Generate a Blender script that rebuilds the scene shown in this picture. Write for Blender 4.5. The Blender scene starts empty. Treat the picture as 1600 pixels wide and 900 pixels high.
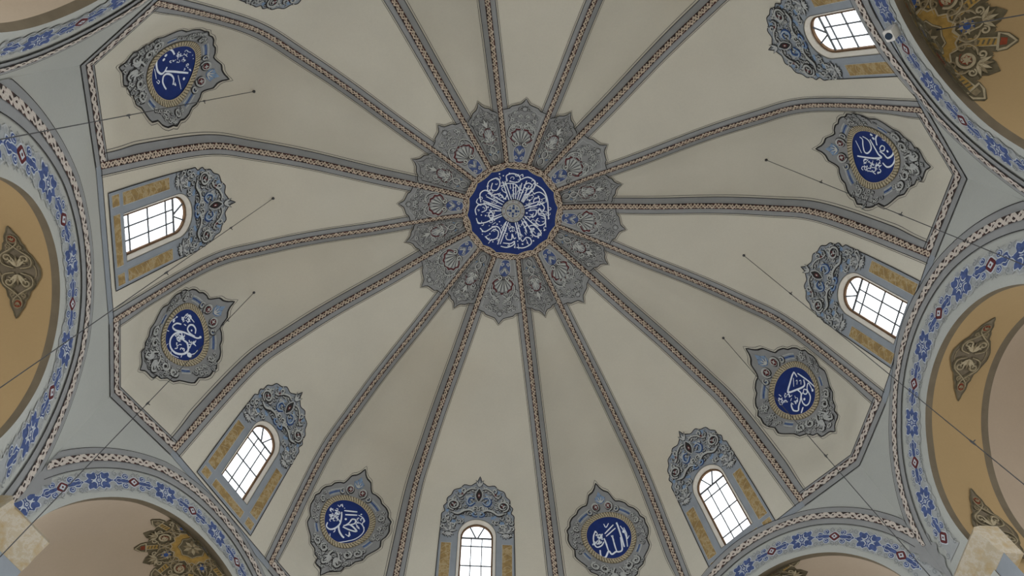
import bpy, math, random
import numpy as np
from mathutils.geometry import tessellate_polygon
from mathutils import Vector, Matrix

random.seed(7)
PI = math.pi
scene = bpy.context.scene
COL = scene.collection

# ---------------------------------------------------------------- camera, world, exposure
ZF = 14.65                       # height of the dome rim above the floor
CF=1156.18
CR=np.array([[0.999292, 0.012778, -0.035398], [-0.024949, 0.929128, -0.368914], [0.028175, 0.369536, 0.928789]])
CC=np.array([-0.6096, -5.3011, -13.0498])
RA=[-0.0746, 0.33623, 0.69704, 1.10951, 1.47205, 1.95762, 2.29993, 2.71408, 3.09532, 3.4804, 3.86614, 4.25492, 4.60928, 5.05229, 5.40873, 5.84724]
RS=[0.9763, 0.9793, 0.9877, 1.0486, 1.0007, 1.0225, 1.0567, 0.9872, 0.9753, 0.98, 0.9919, 1.0004, 1.0, 0.9999, 1.0017, 0.9792]
KX=np.array([0.0, 1.2, 2.4, 3.6, 4.8, 5.76, 6.56, 7.2, 8.0])
KZ=np.array([5.778, 5.6751, 5.3853, 4.9278, 4.5764, 4.1733, 3.7143, 3.0413, 0.0])
KM=np.array([-0.16202, -0.10454, -0.19889, 0.20141, -0.16466, -0.30428, 0.38123, -5.81396, 0.0])

CC = CC + np.array([0, 0, ZF])
KZ = KZ + ZF

cam_d = bpy.data.cameras.new('camera')
cam = bpy.data.objects.new('camera', cam_d)
COL.objects.link(cam)
cam_d.sensor_width = 36.0
cam_d.lens = CF * 36.0 / 1600.0
cam_d.clip_start = 0.05
Mx = Matrix(((CR[0][0], -CR[1][0], -CR[2][0], CC[0]),
             (CR[0][1], -CR[1][1], -CR[2][1], CC[1]),
             (CR[0][2], -CR[1][2], -CR[2][2], CC[2]),
             (0, 0, 0, 1)))
cam.matrix_world = Mx
scene.camera = cam

world = bpy.data.worlds.new('overcast_sky')
scene.world = world
world.use_nodes = True
bg = world.node_tree.nodes['Background']
bg.inputs['Color'].default_value = (0.90, 0.945, 1.0, 1)
bg.inputs['Strength'].default_value = 1.25
scene.view_settings.view_transform = 'Standard'
scene.view_settings.look = 'None'
scene.view_settings.gamma = 1.0
scene.view_settings.use_curve_mapping = False
scene.view_settings.exposure = 1.42
# ---------------------------------------------------------------- geometry of the dome
def proj(P):
    Q = (np.asarray(P, float) - CC) @ CR.T
    return np.stack([800 + CF * Q[..., 0] / Q[..., 2], 450 + CF * Q[..., 1] / Q[..., 2]], -1)

def ray(px, py):
    v = np.array([(px - 800) / CF, (py - 450) / CF, 1.]) @ CR
    return v / np.linalg.norm(v)

def zprof(r):
    r = np.asarray(r, float)
    i = np.clip(np.searchsorted(KX, r) - 1, 0, len(KX) - 2)
    h = KX[i + 1] - KX[i]; t = r - KX[i]
    return KZ[i] + t * ((KZ[i + 1] - KZ[i]) / h - h / 6 * (2 * KM[i] + KM[i + 1])) + KM[i] / 2 * t * t + (KM[i + 1] - KM[i]) / (6 * h) * t ** 3

_r = np.linspace(0, 8, 1601)[::-1]
_z = zprof(_r)
_t = np.concatenate([[0], np.cumsum(np.hypot(np.diff(_r), np.diff(_z)))])
TMAX = float(_t[-1])
_dr = np.gradient(_r, _t); _dz = np.gradient(_z, _t)

def rt(t): return float(np.interp(t, _t, _r)), float(np.interp(t, _t, _z))
def tr(r): return float(np.interp(-r, -_r, _t))
def sm(x, a, b):
    x = min(max((x - a) / (b - a), 0), 1)
    return x * x * (3 - 2 * x)

def ribP(k, t):
    r, z = rt(t); k %= 16
    return np.array([RS[k] * r * math.cos(RA[k]), RS[k] * r * math.sin(RA[k]), z])

def unit(v): return v / np.linalg.norm(v)

def plane(g):
    A = ribP(g, 0); B = ribP(g + 1, 0); m = (A + B) / 2
    x = unit(B - A); n = np.array([x[1], -x[0], 0.])
    if n @ m < 0: n = -n
    return m, x, n
PL = {g: plane(g) for g in range(0, 16, 2)}
CORN = {}
for g in range(0, 16, 2):
    m, x, n = PL[g]; m2, x2, n2 = PL[(g + 2) % 16]
    c = np.linalg.solve(np.array([n[:2], n2[:2]]), [m @ n, m2 @ n2])
    CORN[g + 1] = np.array([c[0], c[1], ZF])
for k, xy in {15: (8.07, -2.08), 1: (7.10, 4.07), 7: (-8.10, 1.90), 9: (-7.275, -4.295)}.items():
    CORN[k] = np.array([xy[0], xy[1], ZF])

def GP(g, u, t):
    """point of gore g, u 0..1 across it, t metres up from the rim"""
    a = ribP(g, t); b = ribP(g + 1, t)
    P = a + (b - a) * u
    if t < 0: P = P + np.array([0, 0, t])
    if g % 2 == 1:
        r, z = rt(t)
        dr = float(np.interp(t, _t, _dr)); dz = float(np.interp(t, _t, _dz))
        c = a + b; c = c[:2] / np.linalg.norm(c[:2]) if r > 1e-6 else np.array([1., 0])
        n = np.array([c[0] * dz, c[1] * dz, -dr]); n /= np.linalg.norm(n)
        par = 4 * u * (1 - u); tri = 1 - abs(2 * u - 1)
        w = sm(t, 0, 1.2)
        D0 = CORN[g] - (ribP(g, 0) + ribP(g + 1, 0)) / 2
        P = P + D0 * tri * (1 - w) + n * (w * .72 * min(1, (r / 7.0)) ** 1.1 * (tri + (par - tri) * w))
    return P

def chord(g, t): return max(float(np.linalg.norm(ribP(g, t) - ribP(g + 1, t))), .02)
def GX(g, x, t): return GP(g, .5 + x / chord(g, t), t)

def inv(g, px, py, x=0, t=2.5):
    q = np.array([x, t], float)
    for _ in range(30):
        f0 = proj(GX(g, *q)); e = f0 - (px, py)
        J = np.array([(proj(GX(g, q[0] + 1e-3, q[1])) - f0) / 1e-3, (proj(GX(g, q[0], q[1] + 1e-3)) - f0) / 1e-3]).T
        s = np.linalg.lstsq(J, -e, rcond=None)[0]; n = np.abs(s).max()
        q = q + s * min(1, .5 / n if n > 0 else 1)
        if n < 1e-4: break
    return q

INSIDE = np.array([0, 0, ZF - 3.])

# ---------------------------------------------------------------- surface maps: (x, y, h) -> point, h = height off the plaster
def surf(f):
    cache = {}
    def m(x, y, h=0.):
        P = f(x, y)
        if h == 0: return P
        k = (round(x * 5), round(y * 5))
        n = cache.get(k)
        if n is None:
            e = .02
            n = np.cross(f(x + e, y) - f(x - e, y), f(x, y + e) - f(x, y - e))
            l = np.linalg.norm(n)
            n = n / l if l > 1e-9 else np.array([0, 0, -1.])
            if n @ (INSIDE - P) < 0: n = -n
            cache[k] = n
        return P + n * h
    return m

def gore_map(g, xc=0, tc=0):          # x to the viewer's right when the apex is up
    return surf(lambda x, y: GX(g, xc - x, tc + y))

# arches: (x0, z0, r) of the braided band's centre line and of the opening, in the wall plane
OUT = {0: (-.056, -3.35, 3.234), 8: (.194, -4.017, 3.28), 6: (-.058, -3.88, 3.676), 2: (.208, -3.524, 3.525),
       14: (-.328, -3.387, 3.593), 10: (.004, -3.098, 2.897), 4: (0, -3.6, 3.45), 12: (0, -3.5, 3.35)}
INN = {0: (.093, -3.298, 2.218), 8: (.154, -3.528, 1.949), 6: (-.137, -4.087, 3.112), 2: (.178, -3.634, 2.773),
       14: (-.321, -3.248, 2.481), 10: (.002, -3.401, 2.071), 4: (0, -3.5, 2.45), 12: (0, -3.5, 2.4)}

WALLX = {}
for g in range(0, 16, 2):
    m, x, n = PL[g]
    pts = [CORN[(g - 1) % 16], ribP(g, 0), ribP(g + 1, 0), CORN[g + 1]]
    WALLX[g] = ([float((p - m) @ x) for p in pts], [np.array([p[0], p[1], ZF]) for p in pts])

def wall_flat(g, x, z):
    X, P = WALLX[g]
    i = 0 if x < X[1] else (1 if x <= X[2] else 2)
    q = P[i] + (P[i + 1] - P[i]) * ((x - X[i]) / (X[i + 1] - X[i]))
    return np.array([q[0], q[1], ZF + z])

def wallP(g, x, z, out=0.):
    ins = 0
    if z > 0: ins = 8 - float(np.interp(z, _z - ZF, _r)) + .01
    return wall_flat(g, x, z) + PL[g][2] * (out - ins)

def arch_map(g):                       # (theta, v): v 0 on the braid's line, 1 on the opening's edge
    O = OUT[g]; I = INN[g]
    def f(th, v):
        x = (O[0] + O[2] * math.cos(th)) * (1 - v) + (I[0] + I[2] * math.cos(th)) * v
        z = (O[1] + O[2] * math.sin(th)) * (1 - v) + (I[1] + I[2] * math.sin(th)) * v
        return x, z
    n = PL[g][2]
    def m(th, v, h=0.):
        x, z = f(th, v)
        return wallP(g, x, z) - n * h
    return m, f

# ---------------------------------------------------------------- mesh building
class MB:
    def __init__(s):
        s.v = []; s.f = []; s.m = []; s.uv = {}; s.mats = []
    def mi(s, mat):
        if mat not in s.mats: s.mats.append(mat)
        return s.mats.index(mat)
    def vert(s, p):
        s.v.append((float(p[0]), float(p[1]), float(p[2]))); return len(s.v) - 1
    def face(s, idx, mat, uv=None):
        if uv: s.uv[len(s.f)] = uv
        s.f.append(tuple(idx)); s.m.append(s.mi(mat))
    def grid(s, fn, us, vs, mat, uvf=None):
        ids = [[s.vert(fn(u, v)) for v in vs] for u in us]
        for i in range(len(us) - 1):
            for j in range(len(vs) - 1):
                uv = None
                if uvf: uv = [uvf(us[a], vs[b]) for a, b in ((i, j), (i + 1, j), (i + 1, j + 1), (i, j + 1))]
                s.face((ids[i][j], ids[i + 1][j], ids[i + 1][j + 1], ids[i][j + 1]), mat, uv)
        return ids
    def loft(s, A, B, n, mat, closed=False):
        """strip between two point lists of equal length"""
        A = [np.array(a) for a in A]; B = [np.array(b) for b in B]
        rows = [[s.vert(a + (b - a) * k / n) for a, b in zip(A, B)] for k in range(n + 1)]
        N = len(A)
        for k in range(n):
            for i in range(N if closed else N - 1):
                j = (i + 1) % N
                s.face((rows[k][i], rows[k][j], rows[k + 1][j], rows[k + 1][i]), mat)
    def box(s, c, ax, ay, az, mat):
        c = np.array(c)
        ids = [s.vert(c + sx * ax + sy * ay + sz * az) for sx in (-1, 1) for sy in (-1, 1) for sz in (-1, 1)]
        for q in ((0, 1, 3, 2), (4, 6, 7, 5), (0, 4, 5, 1), (2, 3, 7, 6), (0, 2, 6, 4), (1, 5, 7, 3)):
            s.face([ids[i] for i in q], mat)
    def tube(s, pts, r, mat, seg=8):
        pts = [np.array(p, float) for p in pts]; rings = []
        for i, p in enumerate(pts):
            d = unit(pts[min(i + 1, len(pts) - 1)] - pts[max(i - 1, 0)])
            a = np.array([1., 0, 0]) if abs(d[0]) < .8 else np.array([0, 1., 0])
            u = unit(np.cross(d, a)); w = np.cross(d, u)
            rr = r[i] if isinstance(r, (list, tuple)) else r
            rings.append([s.vert(p + rr * (math.cos(2 * PI * k / seg) * u + math.sin(2 * PI * k / seg) * w)) for k in range(seg)])
        for i in range(len(rings) - 1):
            for k in range(seg):
                s.face((rings[i][k], rings[i][(k + 1) % seg], rings[i + 1][(k + 1) % seg], rings[i + 1][k]), mat)
        s.face(rings[0][::-1], mat); s.face(rings[-1], mat)
    def build(s, name, parent=None, loc=None, smooth=False, **props):
        me = bpy.data.meshes.new(name)
        off = np.array(parent.location) if parent is not None else (np.array(loc) if loc is not None else np.zeros(3))
        if parent is not None and parent.parent is not None: off = off + np.array(parent.parent.location)
        if parent is not None and parent.type == 'MESH' and parent.parent is None and loc is None: pass
        v = (np.array(s.v) - off) if s.v else np.zeros((0, 3))
        me.from_pydata([tuple(p) for p in v], [], s.f)
        for m in s.mats: me.materials.append(m)
        me.polygons.foreach_set('material_index', s.m)
        if s.uv:
            lay = me.uv_layers.new(name='UVMap')
            for fi, uv in s.uv.items():
                p = me.polygons[fi]
                for li, c in zip(p.loop_indices, uv): lay.data[li].uv = c
        if smooth: me.polygons.foreach_set('use_smooth', [True] * len(me.polygons))
        me.update()
        o = bpy.data.objects.new(name, me); COL.objects.link(o)
        if parent is not None: o.parent = parent
        elif loc is not None: o.location = loc
        for k, val in props.items(): o[k] = val
        return o

def thing(name, label, cat, loc, group=None):
    o = bpy.data.objects.new(name, None); COL.objects.link(o)
    o.location = [float(c) for c in loc]; o.empty_display_size = .2
    o['label'] = label; o['category'] = cat
    if group: o['group'] = group
    return o

# ---------------------------------------------------------------- drawing on a surface
def smoothpts(pts, n=6, closed=False):
    P = [np.array(p, float) for p in pts]
    if len(P) < 3 and not closed: 
        return [P[0] + (P[-1] - P[0]) * k / 3 for k in range(4)]
    out = []; N = len(P)
    rng = range(N if closed else N - 1)
    for i in rng:
        if closed: p0, p1, p2, p3 = P[i - 1], P[i], P[(i + 1) % N], P[(i + 2) % N]
        else: p0, p1, p2, p3 = P[max(i - 1, 0)], P[i], P[i + 1], P[min(i + 2, N - 1)]
        for k in range(n):
            t = k / n
            out.append(.5 * ((2 * p1) + (p2 - p0) * t + (2 * p0 - 5 * p1 + 4 * p2 - p3) * t * t + (3 * p1 - p0 - 3 * p2 + p3) * t ** 3))
    if not closed: out.append(P[-1])
    return out

def ribbon(mb, mp, pts, w, h, mat, taper=0., closed=False, uvs=False, wy=1.):
    """flat raised line of width w along already sampled 2-D points"""
    P = [np.array(p, float) for p in pts]; N = len(P); ids = []; L = 0
    for i, p in enumerate(P):
        a = P[i - 1] if (i or closed) else P[0]; b = P[(i + 1) % N] if (i < N - 1 or closed) else P[-1]
        d = b - a; l = math.hypot(*d)
        if l < 1e-9: d = np.array([1., 0]); l = 1
        n = np.array([-d[1], d[0]]) / l
        s = i / (N - 1)
        ww = w / 2 * (1 - taper * abs(2 * s - 1) ** 2)
        if i: L += math.hypot(*(p - P[i - 1]))
        ids.append((mb.vert(mp(*(p + n * ww), h)), mb.vert(mp(*(p - n * ww), h)), L))
    for i in range(N if closed else N - 1):
        j = (i + 1) % N; a, b = ids[i], ids[j]
        uv = [(a[2], -w / 2), (a[2], w / 2), (b[2], w / 2), (b[2], -w / 2)] if uvs else None
        mb.face((a[0], a[1], b[1], b[0]), mat, uv)

def stroke(mb, mp, pts, w, h, mat, taper=0., n=5, closed=False):
    ribbon(mb, mp, smoothpts(pts, n, closed), w, h, mat, taper, closed)

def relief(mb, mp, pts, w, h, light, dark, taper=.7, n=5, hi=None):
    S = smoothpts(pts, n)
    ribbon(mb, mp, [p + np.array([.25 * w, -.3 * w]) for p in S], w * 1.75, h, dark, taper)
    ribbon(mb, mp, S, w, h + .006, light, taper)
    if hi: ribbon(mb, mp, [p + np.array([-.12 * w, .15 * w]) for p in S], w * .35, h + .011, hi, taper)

def spiral(cx, cy, R, a0, turns, direction=1, r1=.15, n=14):
    return [(cx + R * (1 - (1 - r1) * k / n) * math.cos(a0 + direction * 2 * PI * turns * k / n),
             cy + R * (1 - (1 - r1) * k / n) * math.sin(a0 + direction * 2 * PI * turns * k / n)) for k in range(n + 1)]

def disc(mb, mp, cx, cy, rx, h, mat, ry=None, seg=12, rot=0, rings=1):
    ry = rx if ry is None else ry
    poly(mb, mp, [(cx + rx * math.cos(2 * PI * k / seg) * math.cos(rot) - ry * math.sin(2 * PI * k / seg) * math.sin(rot),
                   cy + rx * math.cos(2 * PI * k / seg) * math.sin(rot) + ry * math.sin(2 * PI * k / seg) * math.cos(rot)) for k in range(seg)], h, mat, (cx, cy), rings)

def poly(mb, mp, pts, h, mat, c=None, rings=1, skirt=0.):
    """star-shaped filled outline about c, in concentric rings so that it follows the curved plaster"""
    if c is None: c = tuple(np.mean(np.array(pts), axis=0))
    c = np.array(c, float); prev = None; N = len(pts)
    cv = mb.vert(mp(c[0], c[1], h))
    for k in range(1, rings + 1):
        row = [mb.vert(mp(*(c + (np.array(p) - c) * k / rings), h)) for p in pts]
        for i in range(N):
            j = (i + 1) % N
            if prev is None: mb.face((cv, row[i], row[j]), mat)
            else: mb.face((prev[i], row[i], row[j], prev[j]), mat)
        prev = row
    if skirt:
        row = [mb.vert(mp(*p, h - skirt)) for p in pts]
        for i in range(N):
            j = (i + 1) % N; mb.face((prev[i], row[i], row[j], prev[j]), mat)

def tess(mb, mp, pts, h, mat):
    ids = [mb.vert(mp(p[0], p[1], h)) for p in pts]
    for t in tessellate_polygon([[Vector((p[0], p[1], 0)) for p in pts]]): mb.face([ids[i] for i in t], mat)

def leaf(mb, mp, x, y, a, L, w, h, mat, dark=None):
    c, s = math.cos(a), math.sin(a)
    def q(u, v): return (x + u * c - v * s, y + u * s + v * c)
    if dark: poly(mb, mp, [q(-.1 * L, 0), q(.35 * L, w * .72), q(1.15 * L, 0), q(.35 * L, -w * .85)], h, dark, q(.4 * L, 0))
    poly(mb, mp, [q(0, 0), q(.25 * L, w * .45), q(.6 * L, w * .38), q(L, 0), q(.6 * L, -w * .38), q(.25 * L, -w * .45)], h + .005, mat, q(.4 * L, 0))

def curl(mb, mp, x, y, a, R, h, light, dark, hi, direction=1, turns=1.1):
    """one scroll of foliage: a spiral with a stem and two leaflets"""
    cx, cy = x + R * math.cos(a), y + R * math.sin(a)
    P = spiral(cx, cy, R, a + PI, turns, direction, .2, 10)
    relief(mb, mp, P, R * .5, h, light, dark, .5, 2, hi)
    leaf(mb, mp, x, y, a + PI + direction * .9, R * 1.1, R * .5, h + .004, light, dark)
    leaf(mb, mp, cx + R * .9 * math.cos(a), cy + R * .9 * math.sin(a), a - direction * .5, R * .8, R * .45, h + .004, light, dark)

def inside(p, poly_):
    x, y = p; r = False; N = len(poly_)
    for i in range(N):
        x1, y1 = poly_[i]; x2, y2 = poly_[i - 1]
        if (y1 > y) != (y2 > y) and x < (x2 - x1) * (y - y1) / (y2 - y1) + x1: r = not r
    return r

def filler(mb, mp, test, box, step, h, light, dark, hi, seed, fade=None):
    """dense foliage, mirrored left to right, wherever test(x, y) allows"""
    rnd = random.Random(seed)
    x0, x1, y0, y1 = box; y = y0; row = 0
    while y < y1:
        x = max(x0, 0) + step * (.45 if row % 2 else .8)
        while x < x1:
            jx, jy = x + rnd.uniform(-.2, .2) * step, y + rnd.uniform(-.2, .2) * step
            a = rnd.uniform(0, 2 * PI); d = rnd.choice((-1, 1)); R = step * rnd.uniform(.36, .5)
            l = light if not isinstance(light, (list, tuple)) else rnd.choice(light)
            if test(jx, jy) and test(jx + .25 * step, jy):
                curl(mb, mp, jx, jy, a, R, h, l, dark, hi, d)
                curl(mb, mp, -jx, jy, PI - a, R, h, l, dark, hi, -d)
            x += step
        y += step * .87; row += 1

# ---------------------------------------------------------------- materials
def newmat(name):
    m = bpy.data.materials.new(name); m.use_nodes = True
    nt = m.node_tree; b = nt.nodes['Principled BSDF']
    return m, nt, b

def ramp(nt, fac, stops):
    r = nt.nodes.new('ShaderNodeValToRGB')
    while len(r.color_ramp.elements) < len(stops): r.color_ramp.elements.new(.5)
    for e, (p, c) in zip(r.color_ramp.elements, stops): e.position = p; e.color = (*c, 1)
    nt.links.new(fac, r.inputs[0]); return r.outputs[0]

def noise(nt, scale, detail=4, rough=.5, vec=None):
    n = nt.nodes.new('ShaderNodeTexNoise'); n.inputs['Scale'].default_value = scale
    n.inputs['Detail'].default_value = detail; n.inputs['Roughness'].default_value = rough
    if vec is None:
        g = nt.nodes.new('ShaderNodeNewGeometry'); vec = g.outputs['Position']
    nt.links.new(vec, n.inputs['Vector']); return n.outputs['Fac']

def paint(name, col, var=.08, scale=9., rough=.85, bump=0.):
    m, nt, b = newmat(name)
    c = np.array(col)
    o = ramp(nt, noise(nt, scale), [(.3, tuple(np.clip(c * (1 - var), 0, 1))), (.7, tuple(np.clip(c * (1 + var), 0, 1)))])
    nt.links.new(o, b.inputs['Base Color']); b.inputs['Roughness'].default_value = rough
    b.inputs['Specular IOR Level'].default_value = .2
    if bump:
        bp = nt.nodes.new('ShaderNodeBump'); bp.inputs['Strength'].default_value = bump; bp.inputs['Distance'].default_value = .02
        nt.links.new(noise(nt, 35., 3), bp.inputs['Height']); nt.links.new(bp.outputs[0], b.inputs['Normal'])
    return m

def plaster(name, col, warm):
    m, nt, b = newmat(name)
    c = np.array(col)
    a = ramp(nt, noise(nt, .35, 5, .6), [(.35, tuple(c * .95)), (.65, tuple(np.clip(c * 1.05, 0, 1)))])
    w = nt.nodes.new('ShaderNodeMixRGB'); w.inputs[2].default_value = (*warm, 1)
    f = ramp(nt, noise(nt, .22, 3, .5), [(.5, (0, 0, 0)), (.75, (.5, .5, .5))])
    nt.links.new(f, w.inputs[0]); nt.links.new(a, w.inputs[1])
    g = nt.nodes.new('ShaderNodeMixRGB'); g.blend_type = 'MULTIPLY'; g.inputs[0].default_value = 1
    nt.links.new(w.outputs[0], g.inputs[1])
    nt.links.new(ramp(nt, noise(nt, 24, 6, .7), [(.3, (.95, .95, .95)), (.7, (1, 1, 1))]), g.inputs[2])
    nt.links.new(g.outputs[0], b.inputs['Base Color'])
    b.inputs['Roughness'].default_value = .9; b.inputs['Specular IOR Level'].default_value = .15
    bp = nt.nodes.new('ShaderNodeBump'); bp.inputs['Strength'].default_value = .15; bp.inputs['Distance'].default_value = .02
    nt.links.new(noise(nt, 6., 5), bp.inputs['Height']); nt.links.new(bp.outputs[0], b.inputs['Normal'])
    return m

def braid_mat(name, light, dark, pitch=.17, A=.034, w=.021, edge=.062):
    """painted running braid: UV u = metres along, v = metres across"""
    m, nt, b = newmat(name)
    uv = nt.nodes.new('ShaderNodeUVMap'); uv.uv_map = 'UVMap'
    dn = nt.nodes.new('ShaderNodeTexNoise'); dn.inputs['Scale'].default_value = 14; nt.links.new(uv.outputs[0], dn.inputs['Vector'])
    sp = nt.nodes.new('ShaderNodeSeparateXYZ'); nt.links.new(uv.outputs[0], sp.inputs[0])
    def M(op, a, b_=None, c=None):
        n = nt.nodes.new('ShaderNodeMath'); n.operation = op
        for i, v in enumerate((a, b_, c)):
            if v is None: continue
            if isinstance(v, (int, float)): n.inputs[i].default_value = v
            else: nt.links.new(v, n.inputs[i])
        return n.outputs[0]
    dv = M('MULTIPLY', M('SUBTRACT', dn.outputs['Fac'], .5), .06)
    u = M('ADD', sp.outputs[0], dv); v = M('ADD', sp.outputs[1], dv)
    ph = M('MULTIPLY', u, 2 * PI / pitch)
    s1 = M('MULTIPLY', M('SINE', ph), A)
    s2 = M('MULTIPLY', M('SINE', M('ADD', ph, 2.6)), A)
    s3 = M('MULTIPLY', M('SINE', M('ADD', M('MULTIPLY', ph, 2.), 1.0)), A * .75)
    d1 = M('ABSOLUTE', M('SUBTRACT', v, s1)); d2 = M('ABSOLUTE', M('SUBTRACT', v, s2)); d3 = M('ABSOLUTE', M('SUBTRACT', v, s3))
    d = M('MINIMUM', M('MINIMUM', d1, M('ADD', d2, w * .5)), M('ADD', d3, w * .62))
    fac = M('LESS_THAN', d, w)
    mx = nt.nodes.new('ShaderNodeMixRGB'); nt.links.new(fac, mx.inputs[0])
    dk = ramp(nt, dn.outputs['Fac'], [(.45, dark), (.62, (dark[0] * 2.2, dark[1] * 1.4, dark[2] * 1.3))])
    nt.links.new(dk, mx.inputs[1])
    lt = ramp(nt, noise(nt, 30, 2), [(.35, tuple(np.array(light) * .82)), (.6, light)])
    nt.links.new(lt, mx.inputs[2])
    nt.links.new(mx.outputs[0], b.inputs['Base Color']); b.inputs['Roughness'].default_value = .85
    b.inputs['Specular IOR Level'].default_value = .2
    return m

def marble(name, c1, c2, c3):
    m, nt, b = newmat(name)
    f = noise(nt, 3.2, 7, .72)
    o = ramp(nt, f, [(.3, c2), (.48, c1), (.53, c3), (.58, c1)])
    nt.links.new(o, b.inputs['Base Color']); b.inputs['Roughness'].default_value = .6
    return m

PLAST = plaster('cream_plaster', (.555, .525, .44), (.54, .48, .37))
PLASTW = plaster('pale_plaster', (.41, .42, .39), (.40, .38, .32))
OCHRE = plaster('ochre_plaster', (.295, .205, .10), (.28, .19, .09))
BEIGE = plaster('beige_plaster', (.34, .275, .205), (.34, .255, .15))
BEIGE2 = plaster('grey_beige_plaster', (.30, .235, .17), (.29, .22, .14))
GREY = paint('grey_paint', (.268, .272, .27), .06, 3.)
GREYB = paint('blue_grey_paint', (.26, .285, .31), .07, 3.)
DARK = paint('dark_line_paint', (.032, .03, .03), .2)
LINE = paint('thin_line_paint', (.11, .105, .10), .1)
GL = paint('light_grey_paint', (.40, .41, .40), .12, 20)
GM = paint('mid_grey_paint', (.22, .23, .235), .12, 20)
GH = paint('highlight_paint', (.47, .48, .45), .08, 20)
BLUEL = paint('pale_blue_paint', (.20, .29, .42), .15, 14)
BLUEM = paint('frieze_blue_paint', (.065, .095, .22), .25, 14)
BLUED = paint('dark_blue_paint', (.03, .06, .17), .2, 14)
ROYAL = paint('royal_blue_paint', (.012, .03, .15), .12, 5, .6)
WHITE = paint('white_letter_paint', (.50, .54, .58), .05, 10)
LETTER = paint('letter_white_paint', (.74, .79, .86), .04, 10)
RED = paint('maroon_paint', (.105, .026, .028), .25, 14)
ROPE = paint('rope_gold_paint', (.44, .38, .26), .2, 18)
BROWN = paint('brown_band_paint', (.115, .092, .06), .12, 4)
OLIVE = paint('dark_olive_paint', (.085, .07, .04), .25, 10)
TAN = paint('tan_scroll_paint', (.165, .13, .075), .2, 16)
TANH = paint('tan_highlight_paint', (.28, .235, .15), .15, 16)
GOLD = paint('gold_paint', (.26, .165, .045), .2, 10)
ORED = paint('red_flower_paint', (.16, .035, .015), .2, 12)
CREAMW = paint('cream_reveal_paint', (.60, .56, .49), .05, 4)
WOOD = paint('brown_window_wood', (.13, .075, .04), .2, 8)
IRON = paint('dark_iron', (.06, .06, .06), .2, 20, .5)
LEAD = paint('grey_glazing_bar_paint', (.10, .105, .11), .1, 20, .6)
FLOORM = paint('floor_carpet', (.25, .22, .18), .15, 2.)
PIERM = plaster('pier_plaster', (.50, .47, .40), (.45, .4, .3))
GILT = marble('gilded_stone', (.40, .335, .23), (.36, .25, .10), (.45, .40, .32))
MARB = marble('brown_marble_paint', (.29, .19, .065), (.19, .125, .055), (.40, .31, .17))
BRAID = braid_mat('rib_braid_paint', (.52, .43, .335), (.035, .022, .02))
BRAIDW = braid_mat('arch_braid_paint', (.56, .50, .44), (.035, .028, .026), .30, .042, .030)
VINE = paint('pale_vine_paint', (.22, .235, .24), .1, 18)
VINEB = paint('pale_vine_ground', (.33, .345, .345), .06, 9)
PLWH, _nt, _b = newmat('white_plastic'); _b.inputs['Base Color'].default_value = (.62, .60, .56, 1); _b.inputs['Roughness'].default_value = .4
LENS, _nt, _b = newmat('dark_lens'); _b.inputs['Base Color'].default_value = (.02, .035, .06, 1); _b.inputs['Roughness'].default_value = .15
GLASS, _nt, _b = newmat('window_glass')
_nt.nodes.remove(_b)
_tr = _nt.nodes.new('ShaderNodeBsdfTransparent'); _tr.inputs[0].default_value = (.97, .98, .98, 1)
_gl = _nt.nodes.new('ShaderNodeBsdfGlossy'); _gl.inputs['Roughness'].default_value = .05
_mx = _nt.nodes.new('ShaderNodeMixShader'); _mx.inputs[0].default_value = .06
_nt.links.new(_tr.outputs[0], _mx.inputs[1]); _nt.links.new(_gl.outputs[0], _mx.inputs[2])
_nt.links.new(_mx.outputs[0], _nt.nodes['Material Output'].inputs['Surface'])

# ---------------------------------------------------------------- the dome shell
# window gores: x centre, t of sill, t of spring
WIN = {8: (.013, .555, 2.17), 6: (.05, .595, 2.125), 2: (.0, .38, 1.95), 0: (-.08, .20, 1.62),
       14: (.06, .36, 1.72), 4: (.036, .41, 1.985), 10: (0, .5, 2.1), 12: (0, .4, 1.95)}
HW = .47                                          # half width of the splayed opening on the dome face

def opening(hw, sill, spring, n=16, sides=8):     # closed outline, starts bottom left, clockwise seen with apex up
    P = [(-hw, sill + (spring - sill) * k / sides) for k in range(sides)]
    P += [(-hw * math.cos(PI * k / n), spring + hw * math.sin(PI * k / n)) for k in range(n)]
    P += [(hw, spring - (spring - sill) * k / sides) for k in range(sides)]
    P += [(hw - 2 * hw * k / 6, sill) for k in range(6)]
    return P

def hit_rect(c, d, x0, x1, y0, y1):
    t = 1e9
    if d[0] > 1e-9: t = min(t, (x1 - c[0]) / d[0])
    if d[0] < -1e-9: t = min(t, (x0 - c[0]) / d[0])
    if d[1] > 1e-9: t = min(t, (y1 - c[1]) / d[1])
    if d[1] < -1e-9: t = min(t, (y0 - c[1]) / d[1])
    return np.array([c[0] + d[0] * t, c[1] + d[1] * t])

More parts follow.
